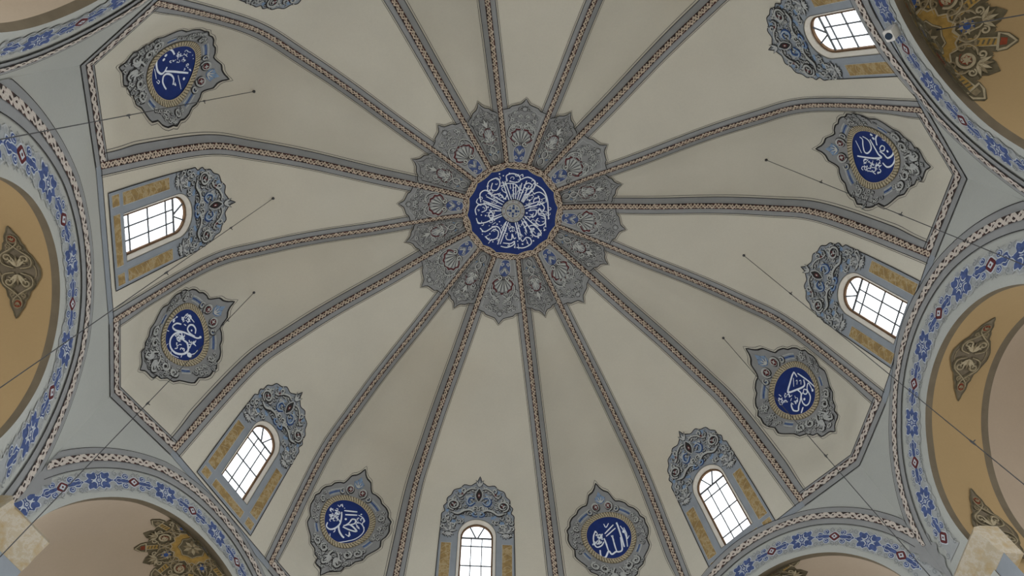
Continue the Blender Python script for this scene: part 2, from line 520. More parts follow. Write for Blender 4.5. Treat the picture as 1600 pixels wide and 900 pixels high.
shell = MB()
US = [k / 20 for k in range(21)]
for g in range(16):
    if g % 2:
        shell.grid(lambda u, t: GP(g, u, t), US, [TMAX * k / 90 for k in range(90)] + [TMAX - .02], PLAST)
    else:
        xc, sill, spring = WIN[g]
        T1 = spring + HW + .15; T0 = sill - .1
        shell.grid(lambda u, t: GP(g, u, t), US, [T0 * k / 2 for k in range(3)], PLAST)
        shell.grid(lambda u, t: GP(g, u, t), US, [T1 + (TMAX - .02 - T1) * k / 64 for k in range(65)], PLAST)
        O = [(xc - x, y) for x, y in opening(HW, sill - .03, spring)]
        c = np.array([xc, (sill + spring) / 2])
        # in (x, t); rectangle edge depends on the chord, so work with u
        Ou = [(.5 + x / chord(g, y), y) for x, y in O]
        cu = np.array([.5 + xc / chord(g, 1.), c[1]])
        R_ = []
        for p in Ou:
            d = np.array(p) - cu; R_.append(hit_rect(cu, d, 0, 1, T0, T1))
        # make sure the rectangle corners are in the outline
        for cx_, cy_ in ((0, T0), (0, T1), (1, T0), (1, T1)):
            i = min(range(len(R_)), key=lambda k: abs(R_[k][0] - cx_) * 3 + abs(R_[k][1] - cy_)); R_[i] = np.array([cx_, cy_])
        N = len(Ou); n = 10; rows = []
        for k in range(n + 1):
            rows.append([shell.vert(GP(g, *(np.array(a) * (1 - k / n) + b_ * k / n))) for a, b_ in zip(Ou, R_)])
        for k in range(n):
            for i in range(N):
                j = (i + 1) % N; shell.face((rows[k][i], rows[k][j], rows[k + 1][j], rows[k + 1][i]), PLAST)
dome = shell.build('ceiling', smooth=True, kind='structure', label='cream ribbed umbrella dome of sixteen gores')

# ---------------------------------------------------------------- octagon walls, arches, niches
SIDE = {0: 'right', 2: 'lower_right', 4: 'front', 6: 'lower_left', 8: 'left', 10: 'upper_left', 12: 'back', 14: 'upper_right'}
def lat(g, P): m, ax, n = PL[g]; return float((P - m) @ ax)
for g in range(0, 16, 2):
    m, ax, n = PL[g]
    Lp = WALLX[g][0][3]; Lm = WALLX[g][0][0]
    x0, z0, r = INN[g]
    N = 72
    inner = [(x0 + r, -ZF + (z0 + ZF) * k / 6) for k in range(6)] + [(x0 + r * math.cos(PI * k / N), z0 + r * math.sin(PI * k / N)) for k in range(N + 1)] + [(x0 - r, z0 - (z0 + ZF) * (k + 1) / 6) for k in range(6)]
    outer = []
    for k, (x, z) in enumerate(inner):
        if k < 6: outer.append((Lp, z))
        elif k > 6 + N: outer.append((Lm, z))
        else:
            a = PI * (k - 6) / N; q = hit_rect((x0, z0), (math.cos(a), math.sin(a) + 1e-6), Lm, Lp, -99, 0); outer.append(tuple(q))
    for cx_ in (Lm, Lp):
        i = min(range(6, 7 + N), key=lambda k: abs(outer[k][0] - cx_) + abs(outer[k][1])); outer[i] = (cx_, 0.)
    w = MB()
    NR = 24; rows = []
    for k in range(NR + 1):
        rows.append([w.vert(wall_flat(g, a[0] + (q[0] - a[0]) * k / NR, a[1] + (q[1] - a[1]) * k / NR)) for a, q in zip(inner, outer)])
    for k in range(NR):
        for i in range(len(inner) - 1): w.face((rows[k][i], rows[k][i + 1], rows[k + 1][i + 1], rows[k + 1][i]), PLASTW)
    # solid thickness behind, jamb/soffit of the opening
    D = 1.25 if g % 4 == 0 else .14
    sof = [wall_flat(g, x, z) for x, z in inner]
    w.loft(sof, [p + n * .13 for p in sof], 1, BROWN)
    if g % 4 == 0:
        w.loft([p + n * .13 for p in sof], [p + n * 1.1 for p in sof], 4, OCHRE)
        w.loft([p + n * 1.1 for p in sof], [p + n * 1.24 for p in sof], 1, BROWN)
        top = sof[6:7 + N]
        w.loft([p + n * 1.24 for p in top], [p + n * 4.2 for p in top], 6, BEIGE2)
        cc = m * [1, 1, 0] + ax * x0 + np.array([0, 0, ZF + z0]) + n * 4.2
        w.loft([p + n * 4.2 for p in top], [cc + (p + n * 4.2 - cc) * .02 for p in top], 2, BEIGE2)
    else:
        cc = m * [1, 1, 0] + ax * x0 + np.array([0, 0, ZF + z0]) + n * .13
        w.grid(lambda th, ph: cc + r * (math.cos(ph) * (ax * math.cos(th) + np.array([0, 0, 1.]) * math.sin(th)) + n * math.sin(ph)) + math.cos(ph) * (wall_flat(g, x0 + r * math.cos(th), z0 + r * math.sin(th)) + n * .13 - cc - r * (ax * math.cos(th) + np.array([0, 0, 1.]) * math.sin(th))),
               [PI * k / 72 for k in range(73)], [PI / 2 * k / 20 for k in range(21)], OCHRE if g == 14 else BEIGE)
    w.build('wall_' + SIDE[g], smooth=False, kind='structure', label='octagon wall side with tall arch below the dome')
    bpy.data.objects['wall_' + SIDE[g]].data.polygons.foreach_set('use_smooth', [True] * len(bpy.data.objects['wall_' + SIDE[g]].data.polygons))
    try:
        bpy.data.objects['wall_' + SIDE[g]].data.set_sharp_from_angle(angle=.6)
    except Exception: pass

fl = MB(); fl.grid(lambda a, b_: np.array([a, b_, 0]), [-16, 0, 16], [-16, 0, 16], FLOORM)
fl.build('floor', kind='structure')

# ---------------------------------------------------------------- trims
trim_i = [0]
def trim_name(): trim_i[0] += 1; return 'trim_%d' % trim_i[0]

def rib_point(k, t, w, h):
    """point beside rib k, w metres to the side of rib k+1 (+) or k-1 (-)"""
    if w >= 0: g = k; u = w / chord(g, t)
    else: g = (k - 1) % 16; u = 1 + w / chord(g, t)
    P = GP(g, min(max(u, 0), 1), t)
    a = ribP(k, t); c = INSIDE - a
    dr = float(np.interp(t, _t, _dr)); dz = float(np.interp(t, _t, _dz))
    e = unit(a[:2]) if np.linalg.norm(a[:2]) > 1e-6 else np.array([1., 0])
    n = np.array([-e[0] * dz, -e[1] * dz, dr]); n /= np.linalg.norm(n)
    return P + n * h

T_END = tr(1.34)
TS = [T_END * k / 90 for k in range(91)]
for k in range(16):
    b_ = MB()
    W = .175
    b_.grid(lambda t, w: rib_point(k, t, w, .012 if abs(w) < W + .001 else .0), TS, [-W, -.09, 0, .09, W], GREY)
    for s in (-1, 1):
        b_.grid(lambda t, w: rib_point(k, t, w, .018), TS, [s * (W - .003), s * (W + .010)], DARK)
        b_.grid(lambda t, w: rib_point(k, t, w, .006), TS, [s * (W + .038), s * (W + .048)], LINE)
    o = b_.build(trim_name(), kind='structure', label='grey painted rib band running down the dome')
    c_ = MB()
    c_.grid(lambda t, w: rib_point(k, t, w, .034), [tr(1.28) * j / 120 for j in range(121)], [-.062, 0, .062], BRAID, lambda t, w: (t, w))
    c_.build('braid_band', o, label='cream braided centre strip')

# grey rim line all round and braided zigzag under each concave gore
def rim(g, u, t, h):
    P = GP(g, u, t)
    c = INSIDE - P; c[2] = 0
    return P + unit(c) * h
for g in range(16):
    b_ = MB()
    if g % 2:
        us = [k / 32 for k in range(33)]
        b_.grid(lambda u, t: rim(g, u, t, .014), us, [-.15, 0, .10, .20], GREY)
        b_.grid(lambda u, t: rim(g, u, t, .020), us, [.195, .212], DARK)
        b_.grid(lambda u, t: rim(g, u, t, .020), us, [-.165, -.145], DARK)
        o = b_.build(trim_name(), kind='structure', label='grey angled band under a concave gore')
        L = [0]
        for i in range(32): L.append(L[-1] + float(np.linalg.norm(GP(g, us[i + 1], .1) - GP(g, us[i], .1))))
        c_ = MB()
        c_.grid(lambda i, t: rim(g, us[i], t, .026), list(range(33)), [.0, .075, .15], BRAIDW, lambda i, t: (L[i], t - .075))
        c_.build('braid_band', o, label='cream braided strip')
    else:
        us = [k / 16 for k in range(17)]
        b_.grid(lambda u, t: rim(g, u, t, .014), us, [-.15, 0, .02], GREYB)
        b_.grid(lambda u, t: rim(g, u, t, .020), us, [.012, .028], DARK)
        b_.build(trim_name(), kind='structure', label='plain blue-grey band under a window gore')

# arch bands with frieze
def frieze_motifs(mb, mp, g, f, thr):
    O = OUT[g]; I = INN[g]
    rc = O[2] * .41 + I[2] * .59; sc = (O[2] - I[2]) + 0.0
    dv = .5 * (O[1] + O[2] - I[1] - I[2])          # half of band height at the crown
    k = dv / .48
    def F(s, y, h=0.):                              # s metres along, y metres towards the dome
        th = PI / 2 - s / rc
        return mp(th, .585 - y / (2 * dv), h)
    smax = rc * (thr[1] - thr[0]) / 2
    s_lo = rc * (PI / 2 - thr[1]); s_hi = rc * (PI / 2 - thr[0])
    # pale wavy ground
    n = 90; P = 1.5
    up = []; lo = []
    for i in range(n + 1):
        s = s_lo + (s_hi - s_lo) * i / n
        a = (.20 + .035 * math.sin(s * 2 * PI / .25) + .045 * math.cos(s * 2 * PI / P)) * k
        up.append((s, a)); lo.append((s, -a))
    ids = [(mb.vert(F(*u, .012)), mb.vert(F(*l, .012))) for u, l in zip(up, lo)]
    for i in range(n): mb.face((ids[i][0], ids[i + 1][0], ids[i + 1][1], ids[i][1]), VINEB)
    ribbon(mb, F, up, .018, .016, GL); ribbon(mb, F, lo, .018, .016, GL)
    s = s_lo + .08
    j = 0
    while s < s_hi - .08:
        for sg in (-1, 1):
            stroke(mb, F, spiral(s, sg * .175 * k, .06, sg * PI / 2, 1.2, 1 if j % 2 else -1, .2, 8), .016, .017, VINE if j % 3 else GL, .3, 1)
        s += .125; j += 1
    def star(s0):
        q = [(0, .0)]
        pts = []
        q_ = [(.31, 0), (.22, .07), (.25, .13), (.23, .21), (.14, .185), (.09, .225), (.0, .15)]
        q_ = q_ + [(-x, y) for x, y in q_[::-1][1:]]; q_ = q_ + [(x, -y) for x, y in q_[::-1][1:-1]]
        for x, y in q_: pts.append((s0 + x * .92, y * k * .9))
        S = smoothpts(pts, 2, True)
        poly(mb, F, [(s0 + (x - s0) * 1.08, y * 1.1) for x, y in S], .020, WHITE, (s0, 0))
        poly(mb, F, S, .025, BLUEM, (s0, 0))
        for a in range(4):
            a0 = PI / 4 + a * PI / 2
            c = (s0 + .155 * math.cos(a0), .135 * math.sin(a0) * k)
            stroke(mb, F, [(c[0] + .07 * math.cos(a0 + PI + t), c[1] + .065 * math.sin(a0 + PI + t)) for t in (-1.5, -.7, 0, .7, 1.5)], .022, .030, WHITE, .4, 3)
        for a in range(4):
            a0 = a * PI / 2
            stroke(mb, F, [(s0 + .05 * math.cos(a0), .05 * math.sin(a0)), (s0 + .13 * math.cos(a0), .11 * math.sin(a0) * k)], .014, .030, WHITE)
        disc(mb, F, s0, 0, .035, .031, WHITE, seg=8); disc(mb, F, s0, 0, .016, .035, BLUEM, seg=6)
    def palm(s0, d):
        leafo = [(.18, 0), (.12, .045), (.09, .10), (.02, .085), (-.03, .045), (-.12, .04), (-.16, 0)]
        leafo = leafo + [(x, -y) for x, y in leafo[::-1][1:-1]]
        S = [(s0 + d * x, y * k) for x, y in smoothpts(leafo, 2, True)]
        poly(mb, F, [(s0 + d * .02 + (x - s0 - d * .02) * 1.14, y * 1.2) for x, y in S], .020, WHITE, (s0 + d * .02, 0))
        for sg in (-1, 1):
            disc(mb, F, s0 - d * .075, sg * .115 * k, .075, .0205, WHITE, .066)
            disc(mb, F, s0 - d * .075, sg * .115 * k, .062, .025, BLUEM, .054)
            stroke(mb, F, [(s0 - d * (.075 - .036 * math.cos(t)), sg * (.115 + .032 * math.sin(t)) * k) for t in (-2.2, -1.2, 0, 1.2, 2.2, 3.2)], .014, .030, WHITE, .3, 2)
            stroke(mb, F, [(s0 + d * x, sg * y * k) for x, y in ((.13, .005), (.08, .05), (.02, .04), (-.04, .06), (-.10, .05))], .012, .030, WHITE, .3, 3)
        poly(mb, F, S, .025, BLUEM, (s0 + d * .02, 0))
        disc(mb, F, s0 + d * .205, 0, .028, .022, WHITE, seg=8); disc(mb, F, s0 + d * .205, 0, .015, .027, BLUEM, seg=8)
    def dia(s0):
        pts = smoothpts([(.125, 0), (.06, .075), (0, .115), (-.06, .075), (-.125, 0), (-.06, -.075), (0, -.115), (.06, -.075)], 2, True)
        S = [(s0 + x, y * k) for x, y in pts]
        poly(mb, F, [(s0 + (x - s0) * 1.2, y * 1.2) for x, y in S], .020, WHITE, (s0, 0))
        poly(mb, F, S, .025, RED, (s0, 0))
        poly(mb, F, [(s0 + .07, 0), (s0, .06), (s0 - .07, 0), (s0, -.06)], .030, WHITE, (s0, 0))
        disc(mb, F, s0, 0, .022, .034, RED, seg=6)
    i0 = int(math.floor(s_lo / P)) - 1
    for i in range(i0, i0 + 14):
        s = i * P
        for fn, ds, ext in ((star, 0, .3), (dia, P / 2, .15)):
            if s_lo + ext < s + ds < s_hi - ext: fn(s + ds)
        for ds, d in ((.49, -1), (-.49, 1)):
            if s_lo + .2 < s + ds < s_hi - .2: palm(s + ds, d)

for g in range(0, 16, 2):
    mp, f = arch_map(g); O = OUT[g]; I = INN[g]
    Lp = lat(g, CORN[g + 1]); Lm = lat(g, CORN[(g - 1) % 16])
    def clip(v, N=160, lo=-.10, hi=PI + .10):
        return lo, hi
    def xz_ok(th, v):
        x, z = f(th, v); return Lm + .0 <= x <= Lp - .0
    def band(mb, v0, v1, h, mat, uv=False, N=120, lo=-.12, hi=PI + .12):
        prev = None; s = 0
        for i in range(N + 1):
            th = lo + (hi - lo) * i / N
            cur = []
            for v in (v0, v1):
                x, z = f(th, v); x = min(max(x, Lm + .004), Lp - .004)
                cur.append((x, z))
            deg = (abs(cur[0][0] - cur[1][0]) < 1e-4)
            pts = [wallP(g, *c) - PL[g][2] * h for c in cur]
            ids = [mb.vert(p) for p in pts]
            if prev is not None and not (deg and prev[2]):
                ds = O[2] * (hi - lo) / N
                w = .062
                uvl = [(s, -w), (s, w), (s + ds, w), (s + ds, -w)] if uv else None
                mb.face((prev[0], prev[1], ids[1], ids[0]), mat, uvl)
            s += O[2] * (hi - lo) / N
            prev = (ids[0], ids[1], deg)
    # angles between which the centre line stays on this wall
    ok = [th for th in [(-.1 + (PI + .2) * i / 400) for i in range(401)] if xz_ok(th, 0)]
    lo, hi = ok[0], ok[-1]
    dvc = .5 * (O[1] + O[2] - I[1] - I[2]) * 2
    b_ = MB()
    gw = .20 / dvc
    for q in range(5): band(b_, -gw + 2 * gw * q / 5, -gw + 2 * gw * (q + 1) / 5, .026, GREY, lo=lo - .05, hi=hi + .05)
    band(b_, -gw - .015, -gw, .032, DARK, lo=lo - .05, hi=hi + .05)
    band(b_, gw, gw + .015, .032, DARK, lo=lo - .03, hi=hi + .03)
    # leaf finial folding round the corner where two bands meet
    for L_, d in ((Lp, -1), (Lm, 1)):
        th = lo if d < 0 else hi
        x, z = f(th, 0)
        leafp = [(0, .28), (.24, .20), (.20, .05), (.26, -.08), (.17, -.20), (.21, -.36), (.12, -.48), (.10, -.62), (0, -.86)]
        S = smoothpts(leafp, 3)
        tess(b_, lambda a, b__, h: wallP(g, a, b__) - PL[g][2] * h, [(L_ + d * (p[0] + .002), z - .12 + p[1]) for p in S], .030, GREY)
    o = b_.build(trim_name(), kind='structure', label='grey painted arch band with leaf-shaped ends')
    c_ = MB(); band(c_, -.072 / dvc, .072 / dvc, .050, BRAIDW, True, N=160, lo=lo, hi=hi)
    c_.build('braid_band', o, label='cream braided strip')
    d_ = MB()
    if g not in (4, 12): frieze_motifs(d_, mp, g, f, (max(.02, -.02), PI - .02))
    if d_.v: d_.build('frieze', o, label='blue stars, blue palmettes and red diamonds on pale vines')

# stone cornice at the springing of each pier
for c in range(1, 16, 2):
    ga, gb = c - 1, (c + 1) % 16
    b_ = MB(); d_ = MB()
    xa = INN[ga][0] + INN[ga][2] - .36; xb = INN[gb][0] - INN[gb][2] + .36; CZ = {7: -3.66, 1: -3.45}.get(c, -5.5); SB = .22 if c == 7 else 1
    prof = [(-.3, CZ + .02), (.02, CZ), (.16, CZ - .05), (.22, CZ - .14), (.17, CZ - .26), (.12, CZ - .38), (.10, CZ - .56), (.04, CZ - .63), (-.3, CZ - .63), (-.3, CZ + .02)]
    zb = CZ - .63
    def pierpt(s, off, z):
        ma, aa, na = PL[ga]; mb_, ab, nb = PL[gb]
        if s < 0:
            P = ma + aa * (xa + .0) + (CORN[c] - ma - aa * xa) * 0
            xe = lat(ga, CORN[c]); x = xa + (xe - xa) * (s + 1)
            P = ma + aa * x; N_ = na
            bis = unit(na + nb); kk = 1 / max(bis @ na, .3)
            off_v = -na * off * (1 - (s + 1)) - bis * off * kk * (s + 1)
        else:
            xe = lat(gb, CORN[c]); x = xe + (xb - xe) * s
            P = mb_ + ab * x
            bis = unit(na + nb); kk = 1 / max(bis @ nb, .3)
            off_v = -nb * off * s - bis * off * kk * (1 - s)
        P = P + off_v; P[2] = ZF + z
        return P
    b_.grid(lambda s, i: pierpt(s, *prof[i]), [-1, -.5, -1e-9, .5 * SB, SB], list(range(len(prof))), GILT)
    for e_ in (-1, SB): b_.face([b_.vert(pierpt(e_, *q)) for q in prof[:-1]], GILT)
    d_.grid(lambda s, z: pierpt(s, .035, z), [-1, -.5, -1e-9, .5 * SB, SB], [zb, zb - .7], GREYB)
    o = b_.build(trim_name(), kind='structure', label='moulded cream and gold stone cornice on pier')
    d_.build('painted_panel', o, label='grey-blue painted panel below the cornice')

# ---------------------------------------------------------------- windows
WHERE = {0: 'at right', 2: 'at lower right', 4: 'at bottom centre', 6: 'at lower left', 8: 'at left', 10: 'cut off by the top edge at left', 12: 'at top', 14: 'at upper right'}
for wi, g in enumerate(range(0, 16, 2)):
    xc, sill, spring = WIN[g]
    B0 = GX(g, xc, sill); T0 = GX(g, xc, spring + .4)
    Y = unit(T0 - B0); X = -PL[g][1]; Nn = unit(np.cross(X, Y))
    if Nn @ (INSIDE - B0) < 0: Nn = -Nn
    H = float((GX(g, xc, spring) - B0) @ Y); hw = .41
    O0 = B0 - Nn * .07
    def wp(x, y, h=0.): return O0 + X * x + Y * y + Nn * h
    outer = [GX(g, xc - x, t) for x, t in opening(HW, sill - .03, spring)]
    inner = [wp(x, y) for x, y in opening(hw, 0, H)]
    W_ = MB(); W_.loft(outer, inner, 2, CREAMW, closed=True)
    W_.loft(inner, [p - Nn * .07 for p in inner], 1, CREAMW, closed=True)
    o = W_.build('window_%d' % (wi + 1), kind='structure', label='arched window in the dome ' + WHERE[g])
    F_ = MB()
    a = [wp(x, y, -.02) for x, y in opening(hw, 0, H)]; b1 = [wp(x, y, -.02) for x, y in opening(hw - .04, .04, H)]
    F_.loft(a, b1, 1, WOOD, closed=True); F_.loft(b1, [p - Nn * .05 for p in b1], 1, WOOD, closed=True)
    F_.build('window_frame', o, label='brown arched frame')
    G_ = MB()
    def bar(x0, y0, x1, y1, t=.0125):
        p, q = wp(x0, y0, -.045), wp(x1, y1, -.045); d = unit(q - p); s = np.cross(d, Nn)
        G_.box((p + q) / 2, (q - p) / 2, s * t, Nn * .012, LEAD)
    for x in (-.135, .135): bar(x, 0, x, H)
    for y in (.24, .80, 1.36): bar(-hw, y * H / 1.6, hw, y * H / 1.6, .012)
    bar(-hw, H, hw, H, .021)
    for s in (-1, 1): bar(s * .02, H, s * .19, H + .35, .016)
    G_.build('glazing_bars', o, label='thin dark glazing bars')
    P_ = MB(); poly(P_, wp, opening(hw, 0, H), -.06, GLASS, (0, H * .5)); P_.build('window_pane', o)

# ---------------------------------------------------------------- painted surrounds of the windows
HOOD_H = [(.93, .50), (.93, .62), (.86, .70), (.90, .84), (.83, .93), (.82, 1.08), (.72, 1.18), (.66, 1.32), (.50, 1.38), (.40, 1.48), (.24, 1.46), (.14, 1.52), (.06, 1.58), (0, 1.72)]
def surround_outline(base, off=0.):
    R_ = [(.95 + off, base - off), (.95 + off, base * .5), (.94 + off, 0), (.93 + off, .3)]
    S = smoothpts(R_, 3)[:-1] + [p * np.array([1, 1]) + np.array([off, off * .8]) for p in smoothpts(HOOD_H, 3)]
    right = [tuple(p) for p in S]; right[-1] = (0, 1.72 + off * 1.8)
    left = [(-x, y) for x, y in right[::-1][1:]]
    return right + left          # from bottom right, over the tip, to bottom left
for g in (0, 2, 4, 6, 8, 10, 14):
    xc, sill, spring = WIN[g]; mp = gore_map(g, xc, spring)
    base = -2.02 if g in (6, 8) else -1.99
    if spring + base < .03: base = .03 - spring
    if g in (10,): base = -2.02
    side = WHERE[g]
    root = thing('painted_window_surround', 'blue-grey painted surround with scrollwork hood around the arched window ' + side, 'window surround', GX(g, xc, spring + base), 'painted surrounds of the dome windows')
    b_ = MB()
    out = surround_outline(base)
    # inner outline matched by count
    sb = sill - spring - .03
    def ray_in(p):
        c = np.array([0, -.6]); d = unit(np.array(p) - c); t = 0
        q = c.copy()
        lo_, hi_ = 0, 4
        def isin(q):
            if q[1] > 0: return math.hypot(*q) < HW + .01
            return abs(q[0]) < HW + .01 and q[1] > sb - .01
        for _ in range(22):
            md = (lo_ + hi_) / 2
            if isin(c + d * md): lo_ = md
            else: hi_ = md
        return c + d * lo_
    cl = out + [(-.95 + 1.9 * k / 12, base) for k in range(1, 12)]
    inn_ = [ray_in(p) for p in cl]
    for cc_ in ((HW + .01, sb - .01), (-HW - .01, sb - .01)):
        i = min(range(len(inn_)), key=lambda k: math.hypot(inn_[k][0] - cc_[0], inn_[k][1] - cc_[1])); inn_[i] = np.array(cc_)
    N = len(cl); rows = []
    for k in range(9):
        rows.append([b_.vert(mp(*(np.array(a) * (1 - k / 8) + np.array(q) * k / 8), .012)) for a, q in zip(cl, inn_)])
    for k in range(8):
        for i in range(N):
            j = (i + 1) % N; b_.face((rows[k][i], rows[k][j], rows[k + 1][j], rows[k + 1][i]), GREYB)
    ribbon(b_, mp, [np.array(p) for p in cl], .022, .018, DARK, closed=True)
    ribbon(b_, mp, [np.array(p) * 1.0 for p in inn_], .012, .018, LINE, closed=True)
    b_.build('painted_panel', root, label='flat blue-grey painted ground')
    for (x0, y0, x1, y1) in ((-.88, -1.64, -.64, -.24), (.64, -1.64, .88, -.24), (-.88, -1.94, -.66, -1.75), (.66, -1.94, .88, -1.75), (-.50, -1.94, .50, -1.76)):
        if spring + y1 < .10: continue
        y0 = max(y0, .06 - spring)
        q = MB(); nx = 6; ny = 8
        q.grid(lambda a, b__: mp(a, b__, .018), [x0 - .012 + (x1 - x0 + .024) * k / nx for k in range(nx + 1)], [y0 - .012 + (y1 - y0 + .024) * k / ny for k in range(ny + 1)], GL)
        q.grid(lambda a, b__: mp(a, b__, .022), [x0 + (x1 - x0) * k / nx for k in range(nx + 1)], [y0 + (y1 - y0) * k / ny for k in range(ny + 1)], MARB)
        # pale lattice veins
        if y1 - y0 > .5:
            for i in range(8):
                y = y0 + (y1 - y0) * (i + .5) / 8
                stroke(q, mp, [(x0 + .02, y - .07), ((x0 + x1) / 2, y), (x1 - .02, y - .05 + .1 * (i % 2))], .009, .026, ROPE, .3, 3)
        q.build('marbled_panel', root, label='brown marbled painted panel')
    s_ = MB(); SUBS = []
    outl = [np.array(p) for p in out]
    zone = [tuple(p * np.array([.97, .97])) for p in outl if p[1] > -.2]
    def test(x, y):
        if y < -.2: return False
        if y > 0 and math.hypot(x, y) < HW + .10: return False
        if y <= 0 and abs(x) < HW + .10: return False
        return inside((x, y), zone)
    # blue accents underneath
    for (x, y, rx, ry, ro) in ((.50, 1.30, .13, .045, -.5), (.80, .78, .05, .12, 0), (.22, 1.08, .07, .16, .3), (.42, .58, .12, .05, .8), (.16, .66, .10, .05, .2), (.25, .80, .05, .12, -.6), (.62, .40, .06, .12, .3)):
        for sg in (-1, 1): disc(s_, mp, sg * x, y, rx, .017, BLUEL, ry, 10, sg * ro)
    filler(s_, mp, test, (0, 1.0, -.2, 1.6), .155, .022, [GL, GL, GM, VINE], DARK, GH, 11)
    for sg in (-1, 1):
        # big side scrolls with pierced rosettes
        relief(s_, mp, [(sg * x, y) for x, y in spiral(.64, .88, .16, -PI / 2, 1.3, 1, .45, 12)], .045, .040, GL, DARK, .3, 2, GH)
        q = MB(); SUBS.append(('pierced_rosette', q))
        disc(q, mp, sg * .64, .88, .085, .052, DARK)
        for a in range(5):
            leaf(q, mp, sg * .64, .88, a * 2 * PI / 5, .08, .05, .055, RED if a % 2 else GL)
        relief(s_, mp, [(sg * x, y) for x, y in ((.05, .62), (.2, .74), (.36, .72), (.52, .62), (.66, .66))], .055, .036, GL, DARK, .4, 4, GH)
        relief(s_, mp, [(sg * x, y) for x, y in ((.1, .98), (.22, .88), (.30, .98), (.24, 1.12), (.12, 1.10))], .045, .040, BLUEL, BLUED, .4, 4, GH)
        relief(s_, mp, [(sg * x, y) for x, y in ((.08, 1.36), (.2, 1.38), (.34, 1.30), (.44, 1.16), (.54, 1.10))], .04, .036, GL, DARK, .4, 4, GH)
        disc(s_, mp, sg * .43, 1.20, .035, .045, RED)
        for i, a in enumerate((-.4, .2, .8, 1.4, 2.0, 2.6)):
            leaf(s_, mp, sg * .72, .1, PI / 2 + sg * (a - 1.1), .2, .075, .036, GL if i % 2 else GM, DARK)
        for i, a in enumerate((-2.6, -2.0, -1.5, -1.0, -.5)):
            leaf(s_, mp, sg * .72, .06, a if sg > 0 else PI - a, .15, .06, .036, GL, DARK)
        relief(s_, mp, [(sg * x, y) for x, y in ((.02, .56), (.1, .48 + .08), (.15, .62), (.08, .68))], .035, .042, BLUEL, BLUED, .3, 4)
    # bud at the centre and finial
    q = MB(); SUBS.append(('red_bud', q))
    poly(q, mp, [(0, 1.38), (.075, 1.25), (.085, 1.17), (.05, 1.05), (0, .98), (-.05, 1.05), (-.085, 1.17), (-.075, 1.25)], .046, DARK, (0, 1.17))
    stroke(q, mp, [(0, 1.38), (.08, 1.25), (.08, 1.12), (0, .98), (-.08, 1.12), (-.08, 1.25)], .022, .055, GL, 0, 4, True)
    disc(q, mp, 0, 1.17, .035, .055, RED, .07); disc(q, mp, 0, 1.17, .014, .060, GH, .03)
    for a in (-.5, 0, .5): leaf(s_, mp, 0, 1.42, PI / 2 + a, .2, .06, .042, GL, DARK)
    hd = s_.build('scrollwork_hood', root, label='grey scrolls with blue leaves')
    for nm, q in SUBS: q.build(nm, hd)

# ---------------------------------------------------------------- calligraphy medallions
MED = {9: (-.038, 2.289), 1: (-.009, 2.504), 15: (-.028, 2.23), 7: (.025, 2.339), 5: (0, 2.181), 3: (-.005, 2.215)}
MOUT = [(0, 1.35), (.07, 1.27), (.16, 1.20), (.27, 1.15), (.33, 1.04), (.40, .93), (.50, .90), (.64, .80), (.70, .69), (.82, .58), (.91, .42), (.93, .30), (1.02, .16), (1.01, .05), (1.04, -.12), (1.0, -.28), (.93, -.38), (.95, -.56), (.85, -.68), (.72, -.80), (.66, -.94), (.52, -1.0), (.44, -1.14), (.34, -1.18), (.32, -1.32), (.18, -1.36), (.08, -1.40), (0, -1.50)]
def outline2(P): return [tuple(p) for p in P] + [(-x, y) for x, y in P[::-1][1:-1]]
MOUTL = outline2(MOUT)

